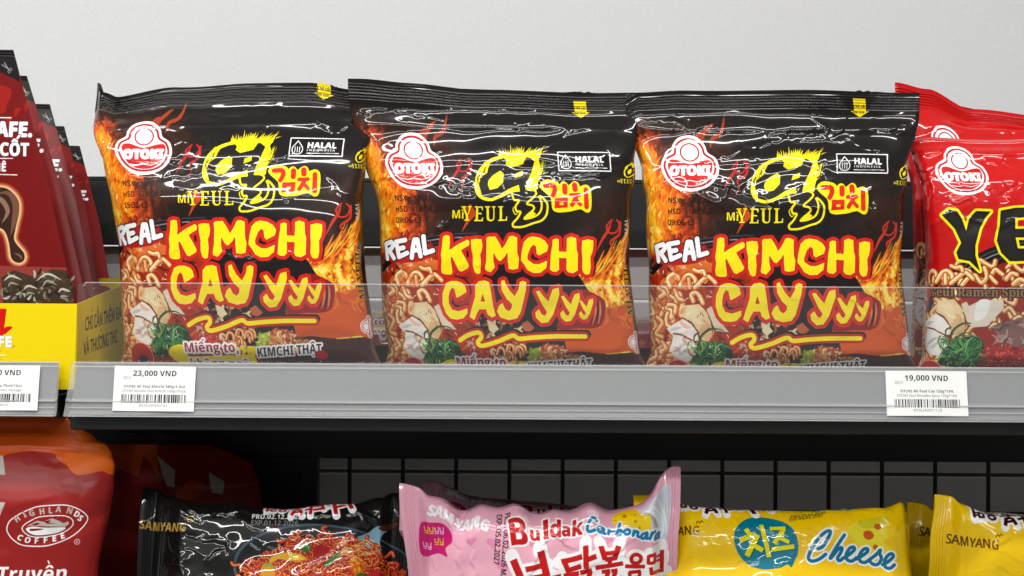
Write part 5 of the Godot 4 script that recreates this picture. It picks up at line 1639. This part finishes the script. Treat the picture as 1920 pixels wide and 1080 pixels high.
func coffee() -> void:
	# sachets fanned out backwards in a display carton
	var art := film(sachet_art().done(), Color.WHITE, 0.5, 0.15, 0.25)
	var plain := paint(Color(0.33, 0.035, 0.035), 0.45)
	var where := [[0.0, 0.0, "red coffee sachet in front of its stack, with a dark drop printed on it"], [-0.0027, 13.7, "red coffee sachet second from the front in the yellow carton"], [-0.0057, 23.4, "red coffee sachet third from the front in the yellow carton"], [-0.0094, 30.4, "red coffee sachet fourth from the front in the yellow carton"], [-0.0093, 35.8, "red coffee sachet at the back of the yellow carton, leaning lowest"]]
	for i in 5:
		var o := {"px": 0.00041, "w": 0.315, "straight": true, "taper": [[0.0, 0.86], [0.25, 0.86], [0.64, 0.71 - 0.04 * minf(i, 1)], [1.0, 0.552 - 0.10 * minf(i, 1)]], "h": 0.2586, "n": 2.0, "th": 91.0, "nt": 70, "ns": 70, "size": Vector2(620, 660), "origin": Vector2(-440, 80), "cx": -190.0 + 28.0 * minf(i, 1), "y0": 727.0, "seed": 40 + i, "seal1": 0.006, "plain": 0.0,
			"depth": [[0.0, 0.001], [0.1, 0.004], [0.7, 0.0035], [0.95, 0.0012], [1.0, 0.0005]], "crumple": crushed(140 + i, 110.0, 0.4, 0.7, func(_x: float, _y: float) -> float: return 0.8)}
		var sway := 0.0015 * sin(i * 2.1 + 0.5)
		o.bend = func(p: Vector3, s: float, t: float) -> Vector3:
			p.z += sway * t - 0.0012 * absf(s) * t
			return p
		var a := thing("coffee_sachet", where[i][2], "coffee sachet", v3(-0.4720 + where[i][0], SHELF + 0.002, -0.030 - 0.030 * i), "red coffee sachets in the yellow carton")
		a.rotation.x = -deg_to_rad(where[i][1])
		pouch(a, o, art, plain)
	var carton := thing("display_carton", "yellow cardboard display carton holding the red coffee sachets", "display carton", v3(-0.46, SHELF, -0.02))
	var board := paint(Color(0.85, 0.74, 0.03), 0.5)
	var front := film(carton_art().done(), Color.WHITE, 0.42, 0.3, 0.2)
	var side := film(carton_side_art().done(), Color.WHITE, 0.45, 0.2, 0.2)
	sheet_part("front_panel", [Vector3(-0.1690, 0, 0), Vector3(0.1280, 0, 0), Vector3(0.1284, 0.0655, 0), Vector3(-0.1690, 0.0655, 0)], [Vector2(-0.14, 1.0), Vector2(0.975, 1.0), Vector2(0.975, 0.02), Vector2(-0.14, 0.02)], front, board, carton)
	sheet_part("side_panel", [Vector3(0.1280, 0, 0), Vector3(0.1300, 0, -0.185), Vector3(0.1300, 0.086, -0.185), Vector3(0.1284, 0.0655, 0)], [Vector2(0, 0.86), Vector2(0.974, 0.92), Vector2(0.974, -0.03), Vector2(0, 0.12)], side, board, carton)
	sheet_part("side_panel", [Vector3(-0.1700, 0, -0.185), Vector3(-0.1690, 0, 0), Vector3(-0.1690, 0.0655, 0), Vector3(-0.1700, 0.086, -0.185)], [Vector2(0, 0), Vector2(0, 0), Vector2(0, 0), Vector2(0, 0)], board, board, carton)
	sheet_part("back_panel", [Vector3(0.1300, 0, -0.185), Vector3(-0.1700, 0, -0.185), Vector3(-0.1700, 0.086, -0.185), Vector3(0.1300, 0.086, -0.185)], [Vector2(0, 0), Vector2(0, 0), Vector2(0, 0), Vector2(0, 0)], board, board, carton)

	# ground coffee pouches on the shelf below
	var o := {"px": 0.000408, "w": 0.2060, "h": 0.1735, "n": 2.2, "th": 95.0, "nt": 120, "ns": 120, "size": Vector2(520, 520), "origin": Vector2(-300, 770), "cx": -30.0, "y0": 1207.0, "seed": 51,
		"taper": [[0.0, 0.82], [0.30, 0.91], [0.66, 1.0], [0.77, 0.975], [0.84, 0.94], [0.875, 0.90], [0.905, 0.80], [0.958, 0.67], [1.0, 0.58]], "depth": [[0.0, 0.014], [0.2, 0.028], [0.6, 0.026], [0.85, 0.013], [0.97, 0.003], [1.0, 0.001]],
		"crumple": crushed(151, 150.0, 2.0, 4.0, func(_x: float, _y: float) -> float: return 0.7)}
	o.folds = chain([-100, 1000, 40, 1026, 215, 960], 14, -3.0) + chain([20, 945, 120, 915, 200, 935], 10, 2.0) + chain([150, 930, 190, 965, 205, 1000], 9, 1.6) + creases(53, 6, Rect2(-100, 820, 300, 240), Vector2(60, 150), Vector2(6, 12), Vector2(0.8, 1.6), 0.1, 2.0)
	var a := thing("coffee_pouch", "orange and dark red coffee pouch with an oval emblem, at the lower left", "coffee pouch", v3(-0.4050, LOWER, -0.045))
	pouch(a, o, film(coffee_art().done(), Color.WHITE, 0.42, 0.25, 0.25), paint(Color(0.57, 0.13, 0.12), 0.45))
	o = {"px": 0.000485, "w": 0.2150, "h": 0.1290, "n": 2.2, "th": 95.0, "nt": 60, "ns": 60, "size": Vector2(300, 300), "origin": Vector2(190, 800), "cx": 270.0, "y0": 1105.0, "seed": 55,
		"taper": [[0.0, 0.95], [0.5, 1.0], [0.72, 0.96], [0.86, 0.86], [0.95, 0.66], [1.0, 0.45]], "depth": [[0.0, 0.016], [0.3, 0.03], [0.7, 0.022], [0.95, 0.005], [1.0, 0.001]], "crumple": crushed(161, 110.0, 2.0, 4.0, func(_x: float, _y: float) -> float: return 0.8)}
	a = thing("coffee_pouch", "dark red coffee pouch standing in the shade behind the black pack", "coffee pouch", v3(-0.3290, LOWER, -0.270))
	pouch(a, o, film(coffee_side_art().done(), Color.WHITE, 0.42, 0.25, 0.25), paint(Color(0.57, 0.13, 0.12), 0.45))


# a flat piece of card with thickness: four corners seen from outside, counted from the lower left
func sheet_part(called: String, c: Array, t: Array, outside: Material, edge: Material, parent: Node) -> void:
	var n: Vector3 = (c[1] - c[0]).cross(c[3] - c[0]).normalized() * 0.0006
	var am := ArrayMesh.new()
	var grid_p := PackedVector3Array([c[0], c[1], c[3], c[2]])
	var grid_t := PackedVector2Array([t[0], t[1], t[3], t[2]])
	am.add_surface_from_arrays(Mesh.PRIMITIVE_TRIANGLES, mesh_of(grid_p, grid_t, 2, 2))
	am.surface_set_material(0, outside)
	var st := SurfaceTool.new()
	st.begin(Mesh.PRIMITIVE_TRIANGLES)
	st.set_smooth_group(-1)
	for q in [[c[0] - n, c[3] - n, c[2] - n, c[1] - n], [c[3], c[2], c[2] - n, c[3] - n], [c[1], c[1] - n, c[2] - n, c[2]], [c[0] - n, c[0], c[3], c[3] - n], [c[0], c[0] - n, c[1] - n, c[1]]]:
		for i in [0, 2, 1, 0, 3, 2]:
			st.add_vertex(q[i])
	st.generate_normals()
	am = st.commit(am)
	am.surface_set_material(1, edge)
	add_mesh(called, am, parent)


func lower_packs() -> void:
	var size := Vector2(560, 420)
	var base := {"land": true, "px": 0.000420, "n": 3.2, "th": 165.0, "nt": 260, "ns": 320, "size": size, "seal0": 0.012, "seal1": 0.012}
	var ends := [[0.0, 0.0004], [0.055, 0.0012], [0.10, 0.012], [0.20, 0.021], [0.5, 0.024], [0.80, 0.021], [0.90, 0.012], [0.945, 0.0012], [1.0, 0.0004]]
	var loose := func(_x: float, _y: float) -> float: return 0.9
	# black
	var o := base.duplicate()
	o.merge({"w": 0.128, "h": 0.2150, "x0": 246.0, "cy": 1067.0, "origin": Vector2(225, 830), "depth": ends, "seed": 71, "lift": 0.0492, "crumple": crushed(171, 75.0, 2.4, 2.5, loose)})
	o.folds = chain([322, 938, 330, 1000, 345, 1090], 4, 2.4) + chain([300, 985, 325, 1040, 350, 1100], 3.4, 2.0) + chain([322, 938, 365, 962, 480, 962, 640, 962], 3.4, 2.2) + chain([340, 995, 370, 1012, 425, 1015, 420, 1030, 380, 1055], 3.4, 2.0) + chain([560, 1080, 640, 1030, 690, 985], 3.4, 2.0) + chain([640, 955, 690, 965, 712, 985], 4, 2.0) + chain([600, 1070, 650, 1035], 3, 1.4) + creases(73, 26, Rect2(270, 940, 460, 150), Vector2(20, 70), Vector2(2.4, 3.6), Vector2(0.5, 1.2), 0.6, 2.8)
	o.bend = func(p: Vector3, s: float, t: float) -> Vector3:
		p.x += 0.003 * exp(-pow((t - 0.35) / 0.05, 2)) * smoothstep(0.0, 0.6, s) + 0.0045 * smoothstep(0.10, 0.0, t) * s
		p.y += 0.004 * sin(s * 3.0) * smoothstep(0.93, 1.0, t)
		p.z += 0.004 * sin(s * 5.0) * (smoothstep(0.08, 0.0, t) + smoothstep(0.92, 1.0, t))
		return p
	var dark := film(null, Color(0.08, 0.075, 0.07), 0.3)
	var a := thing("noodle_pack", "black stir-fried noodle pack with a pan printed on it", "noodle pack", v3(-0.1905, LOWER, -0.062), "noodle packs set on edge on the lower shelf")
	a.rotation.x = deg_to_rad(-15.0)
	pouch(a, o, film(black_art().done()), dark)
	# pink
	o = base.duplicate()
	o.merge({"w": 0.131, "h": 0.2150, "seal0": 0.015, "seal1": 0.016, "x0": 762.0, "cy": 1073.0, "origin": Vector2(740, 830), "depth": ends, "seed": 75, "lift": 0.0485, "crumple": crushed(177, 80.0, 2.6, 3.0, loose)})
	o.folds = chain([800, 960, 840, 935, 880, 925], 4, 2.4) + chain([950, 940, 1000, 930, 1030, 945], 4, 2.0) + chain([995, 1060, 1020, 1010, 1035, 985, 1090, 1010], 3.2, 2.2) + chain([985, 1075, 1030, 1000], 3.4, 1.6) + chain([1060, 1075, 1130, 1030, 1200, 985], 3.4, 1.8) + chain([880, 945, 890, 1010, 900, 1080], 3.4, 2.0) + chain([850, 960, 865, 1010, 870, 1060], 3, 1.4) + creases(77, 24, Rect2(800, 930, 430, 150), Vector2(20, 80), Vector2(2.4, 4.0), Vector2(0.5, 1.3), 0.8, 2.8)
	o.bend = func(p: Vector3, s: float, t: float) -> Vector3:
		var l := smoothstep(0.14, 0.0, t)
		var r := smoothstep(0.86, 1.0, t)
		p.x += l * 0.007 * smoothstep(0.1, 0.6, s) + r * steps_of([[-1, 0.0], [0.1, 0.0], [0.45, 0.006], [0.54, 0.020], [1, 0.024]], s) + (0.0024 * sin(t * 21.0) + 0.0018 * sin(t * 47.0 + 1.0)) * smoothstep(0.05, 0.5, s) * smoothstep(0.05, 0.2, t)
		p.y += l * steps_of([[-1, 0.004], [0.0, 0.004], [0.6, -0.004]], s) + r * 0.003 * smoothstep(0.2, 0.6, s)
		p.z += l * 0.006 * sin(s * 5.0 + 0.5) + r * 0.007 * sin(s * 6.0)
		return p
	var pink_film := film(pink_art().done(), Color.WHITE, 0.28)
	var pink_back := film(null, Color(0.72, 0.42, 0.52), 0.3)
	a = thing("noodle_pack", "pink noodle pack with a cheese wedge printed on it, foremost on the lower shelf", "noodle pack", v3(0.0235, LOWER, -0.058), "noodle packs set on edge on the lower shelf")
	pouch(a, o, pink_film, pink_back)
	o = o.duplicate()
	o.merge({"nt": 70, "ns": 90, "seed": 78, "w": 0.116, "lift": 0.0425}, true)
	o.bend = func(p: Vector3, s: float, t: float) -> Vector3:
		p.x += 0.006 * smoothstep(0.3, 0.0, t) * smoothstep(0.1, 0.5, s) - 0.012 * smoothstep(0.35, 1.0, t) * smoothstep(0.1, 0.5, s)
		p.z += 0.005 * sin(s * 5.0) * (smoothstep(0.1, 0.0, t) + smoothstep(0.9, 1.0, t))
		return p
	a = thing("noodle_pack", "pink noodle pack in the shade behind the front pink one", "noodle pack", v3(0.030, LOWER, -0.205), "noodle packs set on edge on the lower shelf")
	a.rotation.y = deg_to_rad(4.0)
	pouch(a, o, pink_film, pink_back)
	# yellow
	o = base.duplicate()
	o.merge({"w": 0.126, "h": 0.2460, "x0": 1196.0, "cy": 1076.0, "origin": Vector2(1215, 820), "depth": ends, "seed": 81, "lift": 0.0475, "crumple": crushed(181, 85.0, 2.4, 3.0, loose)})
	o.folds = chain([1290, 1010, 1340, 985, 1375, 965, 1400, 960], 3.4, 2.0) + chain([1375, 968, 1380, 1000, 1370, 1020], 3.4, 1.8) + chain([1505, 1015, 1530, 1008, 1560, 1025], 3.2, 1.4) + chain([1565, 1000, 1605, 970, 1660, 955], 4, 2.4) + chain([1660, 955, 1672, 985, 1690, 1000], 5, 2.6) + chain([1375, 1025, 1420, 992, 1490, 1012], 3.2, 1.5) + chain([1450, 1068, 1490, 1055], 3.4, 1.4) + chain([1600, 1000, 1660, 1005, 1690, 1000], 4, -2.0) + creases(83, 14, Rect2(1260, 940, 430, 140), Vector2(25, 90), Vector2(2.8, 4.6), Vector2(0.5, 1.2), 0.5, 2.8)
	o.bend = func(p: Vector3, s: float, t: float) -> Vector3:
		var r := smoothstep(0.86, 1.0, t)
		p.x -= r * 0.010 * smoothstep(0.3, 0.56, s)
		p.z -= r * 0.026 + 0.004 * r * sin(s * 7.0)
		p.y -= r * 0.018
		p.z += smoothstep(0.14, 0.0, t) * 0.003 * sin(s * 5.0)
		return p
	var yellow_film := film(yellow_art().done(), Color.WHITE, 0.28)
	var yellow_back := film(null, Color(0.80, 0.60, 0.02), 0.3)
	a = thing("noodle_pack", "yellow cheese noodle pack with a round teal badge, beside the pink pack", "noodle pack", v3(0.2225, LOWER + 0.004, -0.056), "noodle packs set on edge on the lower shelf")
	a.rotation = Vector3(deg_to_rad(-17.0), deg_to_rad(1.0), 0)
	pouch(a, o, yellow_film, yellow_back)
	o = o.duplicate()
	o.merge({"seed": 85}, true)
	o.bend = func(p: Vector3, s: float, t: float) -> Vector3:
		var l := smoothstep(0.15, 0.0, t)
		p.x += l * 0.004 * smoothstep(0.2, 0.56, s)
		p.y += l * 0.006 * smoothstep(0.3, 0.6, s)
		p.z += l * 0.006 * sin(s * 6.0)
		return p
	a = thing("noodle_pack", "yellow noodle pack cut off by the right edge of the lower shelf view", "noodle pack", v3(0.4530, LOWER, -0.062), "noodle packs set on edge on the lower shelf")
	pouch(a, o, yellow_film, yellow_back)
	o = o.duplicate()
	o.merge({"seed": 87, "nt": 70, "ns": 90, "w": 0.108, "lift": 0.0400}, true)
	a = thing("noodle_pack", "yellow noodle pack half hidden behind the two front yellow packs", "noodle pack", v3(0.452, LOWER - 0.0, -0.148), "noodle packs set on edge on the lower shelf")
	a.rotation.y = deg_to_rad(3.0)
	pouch(a, o, yellow_film, yellow_back)
